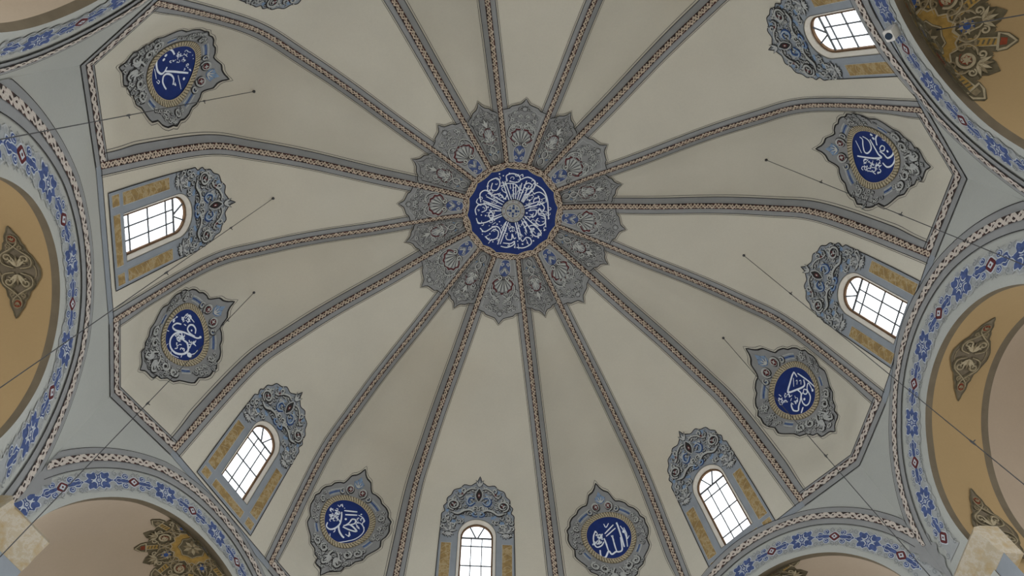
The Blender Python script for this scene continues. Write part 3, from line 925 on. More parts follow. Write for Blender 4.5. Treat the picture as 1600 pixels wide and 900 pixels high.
def cl(x0, y0, x1, y1, n, w, seed):
    """a cluster of very small letters inside a box"""
    rnd = random.Random(seed); out = []
    for i in range(n):
        x = rnd.uniform(x0, x1); y = rnd.uniform(y0, y1); s = min(abs(x1 - x0), abs(y1 - y0)) * .3; a = rnd.uniform(0, 6.28)
        if i % 3 == 0: out.append((w, [(x, y), (x + s * math.cos(a), y + s * math.sin(a))]))
        else: out.append((w, [(x + s * .5 * math.cos(a + t), y + s * .5 * math.sin(a + t)) for t in (0, 1.2, 2.4, 3.6)] + [(x - s * .8 * math.cos(a), y - s * .8 * math.sin(a))]))
    return out
LET = {
 9: ((170, 30, 5.295), [(15, [(535, 285), (515, 250), (480, 240), (430, 262), (395, 312), (384, 370), (396, 425), (425, 448), (452, 428), (472, 390)]), (15, [(450, 425), (520, 428), (580, 434), (648, 440)]),
      (14, [(520, 540), (527, 492), (505, 457), (468, 448), (442, 470), (436, 515), (448, 550), (465, 577)]), (7, [(563, 460), (588, 576)]), (6, [(368, 404), (383, 490)]), (6, [(385, 510), (400, 530), (410, 512), (395, 500)]),
      (7, [(525, 530), (545, 545), (535, 520)])] + cl(545, 260, 660, 340, 16, 5, 1) + cl(610, 345, 660, 420, 6, 6, 2) + cl(500, 310, 545, 350, 4, 6, 3), [(463, 292, 12), (446, 327, 12), (612, 488, 11), (685, 290, 4), (690, 320, 4)]),
 15: ((1260, 160, 5.295), [(6, [(415, 310), (440, 360), (465, 415)]), (11, [(448, 280), (472, 300), (476, 350), (490, 405), (518, 415), (545, 375), (530, 320), (500, 290), (472, 276)]), (13, [(535, 300), (570, 365), (605, 425), (630, 452), (560, 458), (430, 440)]),
      (13, [(592, 350), (582, 290), (605, 258), (645, 264), (692, 312), (728, 385), (722, 430), (682, 456), (650, 425), (615, 400)]), (9, [(615, 375), (632, 352), (655, 365), (650, 392), (625, 395), (615, 375)]), (12, [(737, 385), (740, 470), (715, 520), (675, 532), (640, 498)]),
      (6, [(632, 300), (655, 310), (660, 290)])] + cl(475, 475, 620, 585, 22, 6, 4), [(545, 262, 12), (562, 292, 12), (680, 400, 10)]),
 1: ((1170, 530, 5.625), [(15, [(405, 288), (388, 320), (368, 390), (350, 455), (362, 470), (430, 445), (485, 420), (498, 395), (490, 355)]), (11, [(405, 288), (432, 332)]), (11, [(436, 300), (480, 330), (540, 375), (590, 422)]), (11, [(568, 448), (532, 385), (520, 440), (548, 500), (538, 560), (510, 584), (480, 560), (468, 505), (480, 470)]),
      (12, [(430, 445), (465, 475), (462, 530), (445, 590), (440, 630), (402, 632), (382, 600), (378, 570)]), (12, [(483, 600), (467, 652)]), (10, [(490, 440), (520, 450), (515, 480), (488, 478), (490, 440)]), (6, [(400, 340), (402, 420)]), (6, [(420, 370), (432, 362), (430, 400)]), (6, [(450, 370), (465, 362), (465, 400)])] + cl(280, 480, 430, 570, 20, 6, 5), [(495, 530, 11), (568, 448, 12)]),
 3: ((800, 675, 4), [(10, [(655, 568), (680, 640), (704, 722)]), (8, [(635, 583), (580, 640)]), (8, [(648, 604), (588, 656)]), (10, [(550, 742), (556, 780), (584, 786), (604, 748), (624, 768), (650, 752), (672, 752), (690, 735), (680, 660)]), (9, [(655, 750), (640, 700), (628, 660)]), (9, [(604, 750), (590, 706), (575, 668)]),
      (6, [(678, 590), (700, 620), (716, 660), (724, 720)]), (6, [(735, 650), (720, 672), (718, 640), (700, 600)]), (6, [(574, 578), (588, 600), (604, 574)]), (8, [(520, 622), (508, 660), (512, 700), (530, 724), (560, 714), (575, 690)]), (5, [(620, 650), (624, 660), (630, 650), (634, 660)])] + cl(505, 640, 572, 712, 14, 6, 6), [(655, 575, 5), (523, 628, 6), (700, 625, 10)]),
 5: ((470, 720, 5), [(12, [(316, 403), (314, 450), (300, 500), (262, 532), (222, 538), (196, 515), (204, 484)]), (14, [(292, 505), (296, 550), (318, 590), (336, 606)]), (12, [(325, 520), (380, 545), (436, 556), (385, 505), (330, 512)]), (11, [(380, 505), (420, 495), (428, 468), (400, 462), (380, 485), (340, 512)]), (11, [(336, 393), (440, 404)]), (11, [(345, 425), (440, 430)]),
      (7, [(225, 572), (224, 600), (245, 618), (268, 642), (330, 638), (372, 630), (420, 618), (465, 590), (492, 555), (488, 520), (460, 490), (430, 500), (450, 520)]), (7, [(450, 430), (478, 445), (494, 470), (480, 500), (496, 530)]), (6, [(345, 578), (372, 592), (376, 560), (384, 590)]), (6, [(284, 348), (300, 362), (312, 345), (325, 365), (320, 340)]), (6, [(250, 562), (262, 552), (264, 530)])] + cl(228, 380, 300, 480, 24, 6, 7) + cl(435, 460, 490, 530, 8, 6, 8), [(348, 460, 9), (338, 374, 4), (472, 424, 6), (372, 592, 8)]),
 7: ((200, 440, 5.294), [(6, [(402, 290), (350, 322), (312, 390), (298, 460), (308, 540), (350, 600), (412, 632)]), (13, [(432, 352), (392, 344), (360, 372), (386, 402), (440, 415), (500, 440), (560, 468), (596, 464)]), (13, [(548, 432), (552, 395), (530, 362), (500, 362), (484, 395), (505, 430), (545, 455)]),
      (15, [(440, 420), (382, 428), (342, 478), (344, 545), (385, 592), (448, 602), (490, 572), (482, 512), (446, 478), (436, 420)]), (7, [(482, 265), (540, 336)]), (6, [(470, 270), (488, 264)]), (6, [(500, 608), (545, 598), (568, 570)]), (5, [(310, 400), (330, 408)]), (5, [(298, 460), (292, 425)]), (5, [(306, 530), (325, 512)]), (5, [(350, 600), (345, 575)]), (5, [(402, 290), (388, 285)]), (5, [(430, 630), (440, 610)])] + cl(435, 285, 510, 370, 16, 6, 9) + cl(375, 440, 450, 570, 22, 7, 10) + cl(495, 480, 570, 545, 12, 6, 11), [(518, 405, 8), (370, 322, 14), (500, 610, 20), (592, 462, 10)]),
}
MW = {9: 'upper left', 1: 'lower right', 15: 'upper right', 7: 'lower left', 5: 'bottom, left of centre', 3: 'bottom, right of centre'}
for g, (xc, tc) in MED.items():
    mp = gore_map(g, xc, tc)
    root = thing('calligraphy_medallion', 'blue calligraphy medallion in grey frame between the ' + {9: 'left window and top left corner', 1: 'right and lower right windows', 15: 'right and upper right windows', 7: 'left and lower left windows', 5: 'lower left and bottom windows', 3: 'bottom and lower right windows'}[g], 'medallion', GX(g, xc, tc), 'calligraphy medallions round the dome')
    b_ = MB(); SUBS = []
    ol = smoothpts(MOUTL, 2, True)
    poly(b_, mp, [tuple(p) for p in ol], .012, GREY, (0, 0), 12, .011)
    ribbon(b_, mp, ol, .03, .018, DARK, closed=True)
    ribbon(b_, mp, [p * np.array([1.05, 1.045]) for p in ol], .010, .006, LINE, closed=True)
    for sg in (-1, 1):
        # blue bars between light mouldings
        for a0, a1, R in ((35, 66, .83), (-30, -44, .83)):
            BB = MB(); SUBS.append(('blue_bar', BB))
            A = [math.radians(a0 + (a1 - a0) * i / 8) for i in range(9)]
            for rr, w, m_, h in ((R + .055, .03, GL, .022), (R, .055, BLUEL, .022), (R, .03, BLUEM, .026), (R - .05, .025, GL, .022)):
                ribbon(BB, mp, [np.array([sg * rr * math.cos(a), rr * math.sin(a)]) for a in A], w, h, m_)
        # red rosettes at the top
        RR = MB(); SUBS.append(('red_rosette', RR))
        relief(RR, mp, [(sg * x, y) for x, y in spiral(.17, .86, .12, -PI / 2, 1.2, 1, .4, 10)], .04, .03, GL, DARK, .3, 2, GH)
        disc(RR, mp, sg * .17, .86, .07, .042, RED)
        for a in range(4): leaf(RR, mp, sg * .17, .86, a * PI / 2 + .4, .055, .03, .046, GH if a % 2 else GL)
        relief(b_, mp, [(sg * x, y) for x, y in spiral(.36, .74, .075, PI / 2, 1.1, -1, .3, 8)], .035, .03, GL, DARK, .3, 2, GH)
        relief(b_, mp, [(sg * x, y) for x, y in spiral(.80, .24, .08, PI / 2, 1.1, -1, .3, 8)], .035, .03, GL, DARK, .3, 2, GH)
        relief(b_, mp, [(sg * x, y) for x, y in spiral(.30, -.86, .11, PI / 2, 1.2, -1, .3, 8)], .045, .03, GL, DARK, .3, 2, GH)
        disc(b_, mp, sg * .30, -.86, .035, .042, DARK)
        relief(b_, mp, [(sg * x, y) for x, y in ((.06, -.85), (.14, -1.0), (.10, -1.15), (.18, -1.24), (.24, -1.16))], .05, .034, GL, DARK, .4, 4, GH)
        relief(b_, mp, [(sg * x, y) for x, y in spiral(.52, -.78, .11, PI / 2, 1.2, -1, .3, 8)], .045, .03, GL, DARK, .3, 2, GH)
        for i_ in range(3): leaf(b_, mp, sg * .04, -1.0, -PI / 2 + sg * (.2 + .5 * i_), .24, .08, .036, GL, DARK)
    BL = MB(); SUBS.append(('blue_leaf', BL))
    poly(BL, mp, [(0, 1.2), (.06, 1.12), (.15, 1.06), (.1, .97), (0, .93), (-.1, .97), (-.15, 1.06), (-.06, 1.12)], .024, BLUEL, (0, 1.04))
    for a in (-.9, -.3, .3, .9): leaf(BL, mp, 0, .95, PI / 2 + a, .17, .035, .028, GH, BLUED)
    zone = [tuple(p * .965) for p in ol]
    def test(x, y):
        r_ = math.hypot(x, y); a = math.degrees(math.atan2(y, abs(x)))
        if r_ < .785 or y > .80: return False
        if 30 < a < 70 or -48 < a < -26: return False
        return inside((x, y), zone)
    filler(b_, mp, test, (0, 1.0, -1.4, .8), .108, .022, [GL, GL, GM], DARK, GH, 20 + g)
    fr = b_.build('scroll_frame', root, label='grey scrollwork frame')
    for nm, q in SUBS: q.build(nm, fr)
    c_ = MB()
    ring = [np.array([.665 * math.cos(2 * PI * i / 64), .665 * math.sin(2 * PI * i / 64)]) for i in range(64)]
    ribbon(c_, mp, [p * (.655 / .665) for p in ring], .13, .03, TAN, closed=True)
    for i in range(60):
        a = 2 * PI * i / 60
        stroke(c_, mp, [((.605 + .105 * q) * math.cos(a + .09 * q), (.605 + .105 * q) * math.sin(a + .09 * q)) for q in (0, .5, 1)], .046, .036, ROPE, .25, 2)
        stroke(c_, mp, [((.61 + .09 * q) * math.cos(a + .09 * q + .05), (.61 + .09 * q) * math.sin(a + .09 * q + .05)) for q in (0, .5, 1)], .010, .040, DARK, .3, 2)
    ribbon(c_, mp, [p * (.595 / .665) for p in ring], .018, .04, ROPE, closed=True)
    c_.build('rope_border', root, label='gold twisted rope border')
    d_ = MB(); poly(d_, mp, [tuple(p * (.595 / .665)) for p in ring], .022, ROYAL, (0, 0), 8); d_.build('disc', root, label='royal blue disc')
    e_ = MB(); (ox, oy, s), strokes, dots = LET[g]
    GG = surf(lambda x, y: GX(g, x, y))
    ppm = None
    def toxt(x, y): return inv(g, ox + x / s, oy + y / s, xc, tc)
    p0 = toxt(*strokes[0][1][0]); 
    c0 = np.mean([proj(GX(g, xc, tc))], axis=0)
    # crop pixels per metre at the centre
    px0 = proj(GX(g, xc, tc)); ppm = .5 * (np.linalg.norm(proj(GX(g, xc + .1, tc)) - px0) + np.linalg.norm(proj(GX(g, xc, tc + .1)) - px0)) / .1 * s
    for wpx, pts in strokes:
        S = [toxt(*p) for p in smoothpts(pts, 4)]
        ribbon(e_, GG, S, max(wpx / ppm * 1.05, .014), .028, LETTER, .25)
    for x, y, r_ in dots:
        c = toxt(x, y); poly(e_, GG, [(c[0] + r_ / ppm * dx, c[1] + r_ / ppm * dy) for dx, dy in ((1, .1), (.6, .75), (-.1, 1), (-.8, .6), (-1, -.1), (-.6, -.75), (.1, -1), (.8, -.6))], .028, LETTER, tuple(c))
    e_.build('lettering', root, label='white painted calligraphy')

# ---------------------------------------------------------------- centre of the dome
def top_xy(x, y): r_ = math.hypot(x, y); return np.array([x, y, float(zprof(r_)) - .02])
def topm(x, y, h=0.): P = top_xy(x, y); P[2] -= h; return P
def ray_top(px, py):
    v = ray(px, py); z = KZ[0] - .05
    for _ in range(8):
        t = (z - CC[2]) / v[2]; P = CC + v * t; z = float(zprof(math.hypot(P[0], P[1]))) - .02
    return P[:2]
croot = thing('calligraphy_roundel', 'large blue calligraphy roundel at the very centre of the dome', 'roundel', topm(0, 0))
b_ = MB()
rr = []
for k in range(16):
    a0 = RA[k]; a1 = RA[(k + 1) % 16] + (2 * PI if k == 15 else 0)
    for j in range(6):
        q = j / 6; a = a0 + (a1 - a0) * q; R = 1.185 - .05 * math.sin(PI * q) ** .8
        rr.append((R * math.cos(a), R * math.sin(a)))
poly(b_, topm, rr, .03, ROYAL, (0, 0), 8, .03)
b_.build('disc', croot, label='royal blue disc with scalloped edge')
b_ = MB(); N = 128
def collar(a, r_): return topm(r_ * math.cos(a), r_ * math.sin(a), .012)
for j, (r0, r1) in enumerate(((1.10, 1.22), (1.20, 1.32))):
    b_.grid(collar, [2 * PI * i / N for i in range(N + 1)], [r0, r1], BRAID, lambda a, q: (a * 1.25 + j * .05, q - (r0 + r1) / 2))
ribbon(b_, topm, [np.array(p) * 1.01 for p in rr], .02, .032, ROPE, closed=True)
b_.build('braid_collar', croot, label='cream braided collar')
LC = [
 (9, [(345, 225), (400, 385)]), (9, [(366, 225), (420, 380)]), (8, [(432, 245), (436, 372)]), (8, [(455, 250), (452, 372)]), (9, [(505, 240), (466, 380)]), (9, [(545, 222), (480, 385)]), (8, [(565, 262), (500, 392)]), (8, [(590, 285), (515, 402)]),
 (8, [(545, 330), (508, 398)]), (9, [(222, 322), (358, 398)]), (9, [(212, 352), (346, 418)]), (9, [(182, 385), (340, 444)]), (9, [(190, 402), (338, 462)]), (8, [(235, 470), (340, 470)]), (8, [(250, 530), (345, 492)]), (9, [(240, 552), (350, 508)]),
 (10, [(378, 556), (340, 650), (305, 748)]), (9, [(394, 562), (325, 745)]), (10, [(450, 565), (468, 640), (484, 710)]), (8, [(466, 562), (500, 690)]), (9, [(524, 455), (600, 430), (690, 405)]), (9, [(522, 435), (640, 392)]), (9, [(512, 530), (560, 600), (590, 650)]), (9, [(526, 512), (590, 570), (640, 600)]), (8, [(500, 545), (545, 640)]),
 (9, [(386, 220), (376, 182), (420, 162), (478, 178), (490, 215), (460, 235), (400, 225)]), (10, [(490, 215), (555, 192), (612, 228), (606, 280), (565, 325), (520, 340)]), (10, [(604, 246), (680, 296), (714, 376), (722, 470), (724, 540)]), (8, [(602, 330), (652, 316), (700, 352), (704, 400)]),
 (9, [(222, 305), (230, 232), (300, 200), (324, 246), (296, 300), (252, 290), (262, 240)]), (9, [(166, 400), (160, 330), (202, 300), (245, 326), (255, 356)]), (9, [(130, 505), (120, 460), (150, 420), (200, 420), (212, 460), (172, 482)]), (9, [(128, 530), (150, 570), (220, 560), (270, 520), (252, 478), (230, 505), (260, 555)]),
 (9, [(160, 612), (200, 642), (280, 598), (320, 616), (334, 660)]), (9, [(200, 680), (240, 712), (300, 692), (310, 640), (270, 620)]), (9, [(330, 762), (380, 772), (432, 752), (444, 722), (410, 740), (350, 735)]), (9, [(460, 772), (520, 775), (580, 742), (574, 700), (540, 690), (510, 722), (490, 690)]),
 (9, [(560, 600), (600, 588), (642, 620), (664, 660), (622, 682), (584, 650), (582, 610)]), (9, [(640, 500), (692, 520), (694, 570), (652, 590), (620, 560), (640, 530)]), (9, [(650, 398), (690, 440), (670, 480), (650, 450), (640, 490), (692, 500), (702, 605)]), (9, [(560, 470), (622, 465), (612, 512), (560, 520)]),
 (8, [(330, 270), (380, 245), (450, 250), (482, 290)]), (8, [(272, 342), (320, 330), (362, 370), (382, 330), (350, 310)]), (8, [(560, 430), (622, 428), (652, 370), (612, 365), (600, 400)]), (9, [(520, 260), (560, 240), (590, 262), (560, 290), (520, 270)]), (8, [(372, 670), (380, 705), (420, 705), (424, 660), (440, 700), (456, 690)]), (7, [(395, 620), (425, 600), (445, 615)]),
 (8, [(500, 590), (520, 560), (545, 590), (520, 610)]), (7, [(160, 420), (130, 400), (140, 370)]), (7, [(490, 180), (510, 170), (515, 190)]),
]
DC = [(320, 165, 7), (352, 180, 6), (402, 160, 6), (632, 244, 7), (240, 300, 8), (262, 302, 6), (225, 440, 8), (250, 450, 7), (226, 410, 6), (568, 385, 9), (590, 505, 9), (545, 488, 8), (410, 640, 6), (405, 580, 6), (510, 745, 8), (445, 770, 7), (690, 630, 7), (600, 718, 7), (640, 690, 8), (310, 330, 7), (370, 372, 7), (205, 510, 7), (170, 505, 6), (235, 512, 6), (600, 620, 12), (640, 470, 7), (410, 225, 7), (430, 300, 6), (300, 580, 7), (320, 560, 6), (180, 640, 7), (240, 660, 7), (550, 735, 7), (265, 725, 6), (345, 300, 6), (640, 350, 6), (540, 640, 6), (470, 720, 6), (440, 330, 6), (610, 330, 6)]
b_ = MB()
def c2(x, y): return ray_top(720 + x / 5.294, 240 + y / 5.294)
k_ = 1.0 / (5.294 * np.linalg.norm(proj(top_xy(.1, 0)) - proj(top_xy(0, 0))) / .1)
for w, pts in LC: ribbon(b_, topm, [c2(*p) for p in smoothpts(pts, 4)], w * k_ * 1.05, .04, LETTER, .2)
for x, y, r_ in DC:
    c = c2(x, y); disc(b_, topm, c[0], c[1], r_ * k_, .04, LETTER, seg=6)
ctr = c2(433, 470)
rnd = random.Random(5)
for i in range(150):
    a = 2 * PI * i / 150 * 7 + rnd.uniform(-.05, .05); R = rnd.uniform(.42, 1.0); c = np.array([R * math.cos(a), R * math.sin(a)]); s_ = rnd.choice((.03, .04, .055, .07)); t0 = rnd.uniform(0, 6)
    e_ = np.array([math.cos(a), math.sin(a)])
    if i % 4 == 0: ribbon(b_, topm, [c + e_ * s_ * q for q in (-1.4, 0, 1.4)], .018, .039, LETTER, .3)
    elif i % 4 == 1: disc(b_, topm, c[0], c[1], .015, .039, LETTER, seg=5)
    else: ribbon(b_, topm, [c + s_ * np.array([math.cos(t0 + q), math.sin(t0 + q) * .8]) * (1 - q * .07) for q in (0, .8, 1.6, 2.4, 3.2, 4.0, 4.8)][:5 + i % 3], .017, .039, LETTER, .3)
b_.build('lettering', croot, label='white ring of painted calligraphy')
b_ = MB()
disc(b_, topm, *ctr, .305, .045, GL, seg=36); 
for i in range(20):
    a = 2 * PI * i / 20; disc(b_, topm, ctr[0] + .255 * math.cos(a), ctr[1] + .255 * math.sin(a), .027, .05, RED if i % 2 else GM, seg=6)
    disc(b_, topm, ctr[0] + .255 * math.cos(a), ctr[1] + .255 * math.sin(a), .012, .054, LETTER, seg=5)
disc(b_, topm, *ctr, .205, .052, TAN, seg=30); disc(b_, topm, *ctr, .19, .056, GL, seg=30)
for i in range(4):
    a = i * PI / 2 + .1
    for r_, q in ((.075, .045), (.14, .030)):
        disc(b_, topm, ctr[0] + r_ * math.cos(a), ctr[1] + r_ * math.sin(a), q, .06, BLUED, seg=4, rot=a + PI / 4)
    disc(b_, topm, ctr[0] + .125 * math.cos(a + PI / 4), ctr[1] + .125 * math.sin(a + PI / 4), .022, .06, BLUEM, seg=6)
ribbon(b_, topm, [ctr + np.array([math.cos(2 * PI * i / 36), math.sin(2 * PI * i / 36)]) * .305 for i in range(36)], .016, .056, DARK, closed=True)
b_.build('rosette', croot, label='small grey rosette with dark blue cross')

# sixteen petals of scrollwork round the roundel
PW = {0: 'the arched window at right', 1: 'the medallion at lower right', 2: 'the arched window at lower right', 3: 'the bottom medallion right of centre', 4: 'the bottom centre window', 5: 'the bottom medallion left of centre',
      6: 'the arched window at lower left', 7: 'the medallion at lower left', 8: 'the arched window at left', 9: 'the medallion at upper left', 10: 'the hood cut off at top left', 11: 'the top edge left of middle',
      12: 'the middle of the top edge', 13: 'the top edge right of middle', 14: 'the arched window at upper right', 15: 'the medallion at upper right'}
for g in range(16):
    wide = g % 2 == 0
    t_in = tr(1.26)
    f_ = lambda x, y, g=g: GX(g, -x, t_in - y)      # y outward from the centre; x to the viewer's left when the apex is up
    mp = surf(f_)
    R1 = 3.04 if wide else 2.88
    Y1 = tr(1.26) - tr(R1)
    def hwid(y): return chord(g, t_in - y) / 2 - (.075 if wide else .07)
    Ys = Y1 - (.34 if wide else .30)
    right = []
    w0 = hwid(0.1)
    for i in range(6): a = -PI / 2 + PI / 2 * i / 5; right.append((w0 * math.cos(a), .14 + .14 * math.sin(a)))
    for i in range(1, 9): y = .14 + (Ys - .14) * i / 8; right.append((hwid(y), y))
    we = hwid(Ys)
    if wide: right += [(we - .06, Ys + .02), (we * .72, Ys + .05), (we * .62, Ys + .12), (we * .34, Ys + .17), (we * .2, Ys + .20), (we * .1, Ys + .27)]
    else: right += [(we - .03, Ys + .03), (we * .7, Ys + .05), (we * .55, Ys + .12), (we * .3, Ys + .15), (we * .12, Ys + .22)]
    tip = (0, Ys + (.36 if wide else .33))
    P = right + [tip] + [(-x, y) for x, y in right[::-1]]
    root = thing('scrollwork_petal', '%s grey petal at the central roundel pointing at %s' % ('wide' if wide else 'narrow', PW[g]), 'painted ornament', mp(0, 0), 'painted petals round the central roundel')
    b_ = MB()
    poly(b_, mp, P, .020, GREY, (0, .75), 8)
    n0 = 13
    ribbon(b_, mp, [np.array(p) for p in P[n0:len(P) - n0]], .02, .026, DARK)
    ribbon(b_, mp, [np.array(p) * np.array([1.0, 1.0]) + np.array([.02 * (1 if p[0] > .01 else (-1 if p[0] < -.01 else 0)), .045]) for p in P[n0:len(P) - n0]], .010, .012, LINE)
    zone = [(x * .86, .08 + (y - .08) * .93) for x, y in P]
    ribbon(b_, mp, [np.array(p) for p in zone], .012, .024, GL if wide else DARK, closed=True)
    if wide:
        main_, b_ = b_, MB()
        # blue foot with two scrolls
        poly(b_, mp, [(0, .10), (.09, .13), (.135, .25), (.15, .42), (.10, .52), (0, .58), (-.10, .52), (-.15, .42), (-.135, .25), (-.09, .13)], .026, BLUEM, (0, .34))
        stroke(b_, mp, [(0, .10), (.09, .13), (.135, .25), (.15, .42), (.10, .52), (0, .58), (-.10, .52), (-.15, .42), (-.135, .25), (-.09, .13)], .018, .030, GL, 0, 3, True)
        for sg in (-1, 1):
            stroke(b_, mp, [(sg * x, y) for x, y in spiral(.065, .23, .052, PI / 2, 1.2, -1, .25, 8)], .02, .032, GH, .2, 2)
            stroke(b_, mp, [(sg * x, y) for x, y in spiral(.07, .44, .045, -PI / 2, 1.1, 1, .25, 8)], .02, .032, GH, .2, 2)
            stroke(b_, mp, [(0, .30), (sg * .05, .36), (sg * .10, .44), (sg * .05, .50)], .02, .032, VINE, .4, 4)
            leaf(b_, mp, 0, .33, PI / 2 + sg * .35, .16, .05, .033, GL)
            # volutes of the shell
            relief(b_, mp, [(sg * x, y) for x, y in spiral(.105, .62, .075, 0, 1.25, -1, .2, 10)], .030, .040, GH, DARK, .2, 2)
        foot_, b_ = b_, MB()
        sh = [(.24 * math.cos(a) * (1.02 if i % 2 else .9), .78 + .24 * math.sin(a) * (1.02 if i % 2 else .9)) for i, a in enumerate([PI * (-.12 + 1.24 * k / 14) for k in range(15)])] + [(-.03, .60), (.03, .60)]
        poly(b_, mp, [(x * 1.22, .76 + (y - .76) * 1.2) for x, y in sh], .026, RED, (0, .76))
        stroke(b_, mp, [(x * 1.24, .76 + (y - .76) * 1.22) for x, y in sh[:15]], .016, .029, GL, 0, 2)
        poly(b_, mp, sh, .031, GM, (0, .72))
        for k in range(7):
            a = PI * (.04 + .92 * k / 6)
            poly(b_, mp, [(.02 * math.cos(a), .62), (.22 * math.cos(a - .16), .76 + .22 * math.sin(a - .16)), (.235 * math.cos(a), .77 + .225 * math.sin(a)), (.22 * math.cos(a + .1), .76 + .22 * math.sin(a + .1))], .037, GL if k % 2 else GH)
            stroke(b_, mp, [(.02 * math.cos(a), .63), (.22 * math.cos(a + .22), .76 + .21 * math.sin(a + .22))], .012, .041, DARK, .3, 2)
        shell_, b_ = b_, main_
        def test(x, y): return (y > 1.0 or (y > .5 and math.hypot(x, y - .76) > .33)) and inside((x, y), zone)
        filler(b_, mp, test, (0, .6, .5, 1.8), .118, .028, [GL, GL, GM], DARK, GH, 50 + g)
        for sg in (-1, 1):
            relief(b_, mp, [(sg * x, y) for x, y in ((.03, 1.08), (.16, 1.16), (.28, 1.08), (.33, .92), (.30, .78))], .034, .030, GL, DARK, .4, 4, GH)
        disc(b_, mp, 0, Y1 - .26, .075, .046, DARK); disc(b_, mp, 0, Y1 - .26, .06, .05, GL)
        for k in range(8): a = k * PI / 4; disc(b_, mp, .04 * math.cos(a), Y1 - .26 + .04 * math.sin(a), .014, .054, GM, seg=5)
    else:
        for sg in (-1, 1):
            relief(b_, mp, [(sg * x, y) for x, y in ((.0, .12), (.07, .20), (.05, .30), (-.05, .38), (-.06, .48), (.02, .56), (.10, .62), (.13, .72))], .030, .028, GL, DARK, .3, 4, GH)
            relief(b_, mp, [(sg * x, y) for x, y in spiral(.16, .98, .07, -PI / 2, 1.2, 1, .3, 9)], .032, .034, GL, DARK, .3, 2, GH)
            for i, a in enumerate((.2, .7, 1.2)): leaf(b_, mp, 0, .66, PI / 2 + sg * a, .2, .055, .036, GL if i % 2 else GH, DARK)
            leaf(b_, mp, sg * .02, 1.02, PI / 2 + sg * .5, .22, .06, .036, GL, DARK)
            for i in range(2): leaf(b_, mp, sg * .08, .32 + .2 * i, PI / 2 - sg * .8, .1, .04, .034, VINE if i else BLUEL, DARK)
            stroke(b_, mp, [(sg * x, y) for x, y in ((.02, .60), (.15, .66), (.17, .80), (.08, .90))], .016, .030, RED, .3, 4)
        stroke(b_, mp, [(.13 * math.cos(a_), .86 + .14 * math.sin(a_)) for a_ in (-1.9, -1.2, -.4, .4, 1.2, 1.9, 2.7, 3.5, 4.3)], .028, .034, RED, .3, 3)
        disc(b_, mp, 0, .86, .115, .036, GM, .13, 12)
        for k_a in range(5): a_ = PI * (.1 + .2 * k_a); stroke(b_, mp, [(0, .76), (.10 * math.cos(a_), .86 + .12 * math.sin(a_))], .026, .041, GL if k_a % 2 else GH, .4, 2)
        leaf(b_, mp, 0, .66, PI / 2, .1, .05, .044, GH, DARK); leaf(b_, mp, 0, 1.02, PI / 2, .26, .07, .038, GH, DARK)
        def test(x, y): return (y > .95 or abs(x) > .12) and y > .3 and inside((x, y), zone)
        filler(b_, mp, test, (0, .5, .3, 1.6), .10, .026, [GL, GM], DARK, GH, 70 + g)
    b_.build('painted_scrollwork', root, label='grey scrolls%s' % ('' if wide else ' and leaves'))
    if wide:
        foot_.build('blue_foot', root, label='blue rounded foot with scrolls'); shell_.build('scallop_shell', root, label='grey fluted shell with maroon edge')

# ---------------------------------------------------------------- ornaments of the niches and soffits
def niche_map(g, th0, ph0):
    """tangent frame on the half dome behind arch g: x along the arch, y towards the room"""
    m, ax, n = PL[g]; x0, z0, r = INN[g]
    cc = m * [1, 1, 0] + ax * x0 + np.array([0, 0, ZF + z0]) + n * .13
    def f(x, y):
        rho = math.hypot(x, y) / r; a = math.atan2(y, x)
        C = math.cos(ph0) * (ax * math.cos(th0) + np.array([0, 0, 1.]) * math.sin(th0)) + n * math.sin(ph0)
        E = -ax * math.sin(th0) + np.array([0, 0, 1.]) * math.cos(th0)
        Nn_ = unit(np.cross(E, C))
        if Nn_ @ n < 0: Nn_ = -Nn_
        d = C * math.cos(rho) + (E * math.cos(a) - Nn_ * math.sin(a)) * math.sin(rho)
        return cc + d * r
    def mp(x, y, h=0.):
        P = f(x, y); return P + unit(cc - P) * h
    return mp, cc, n

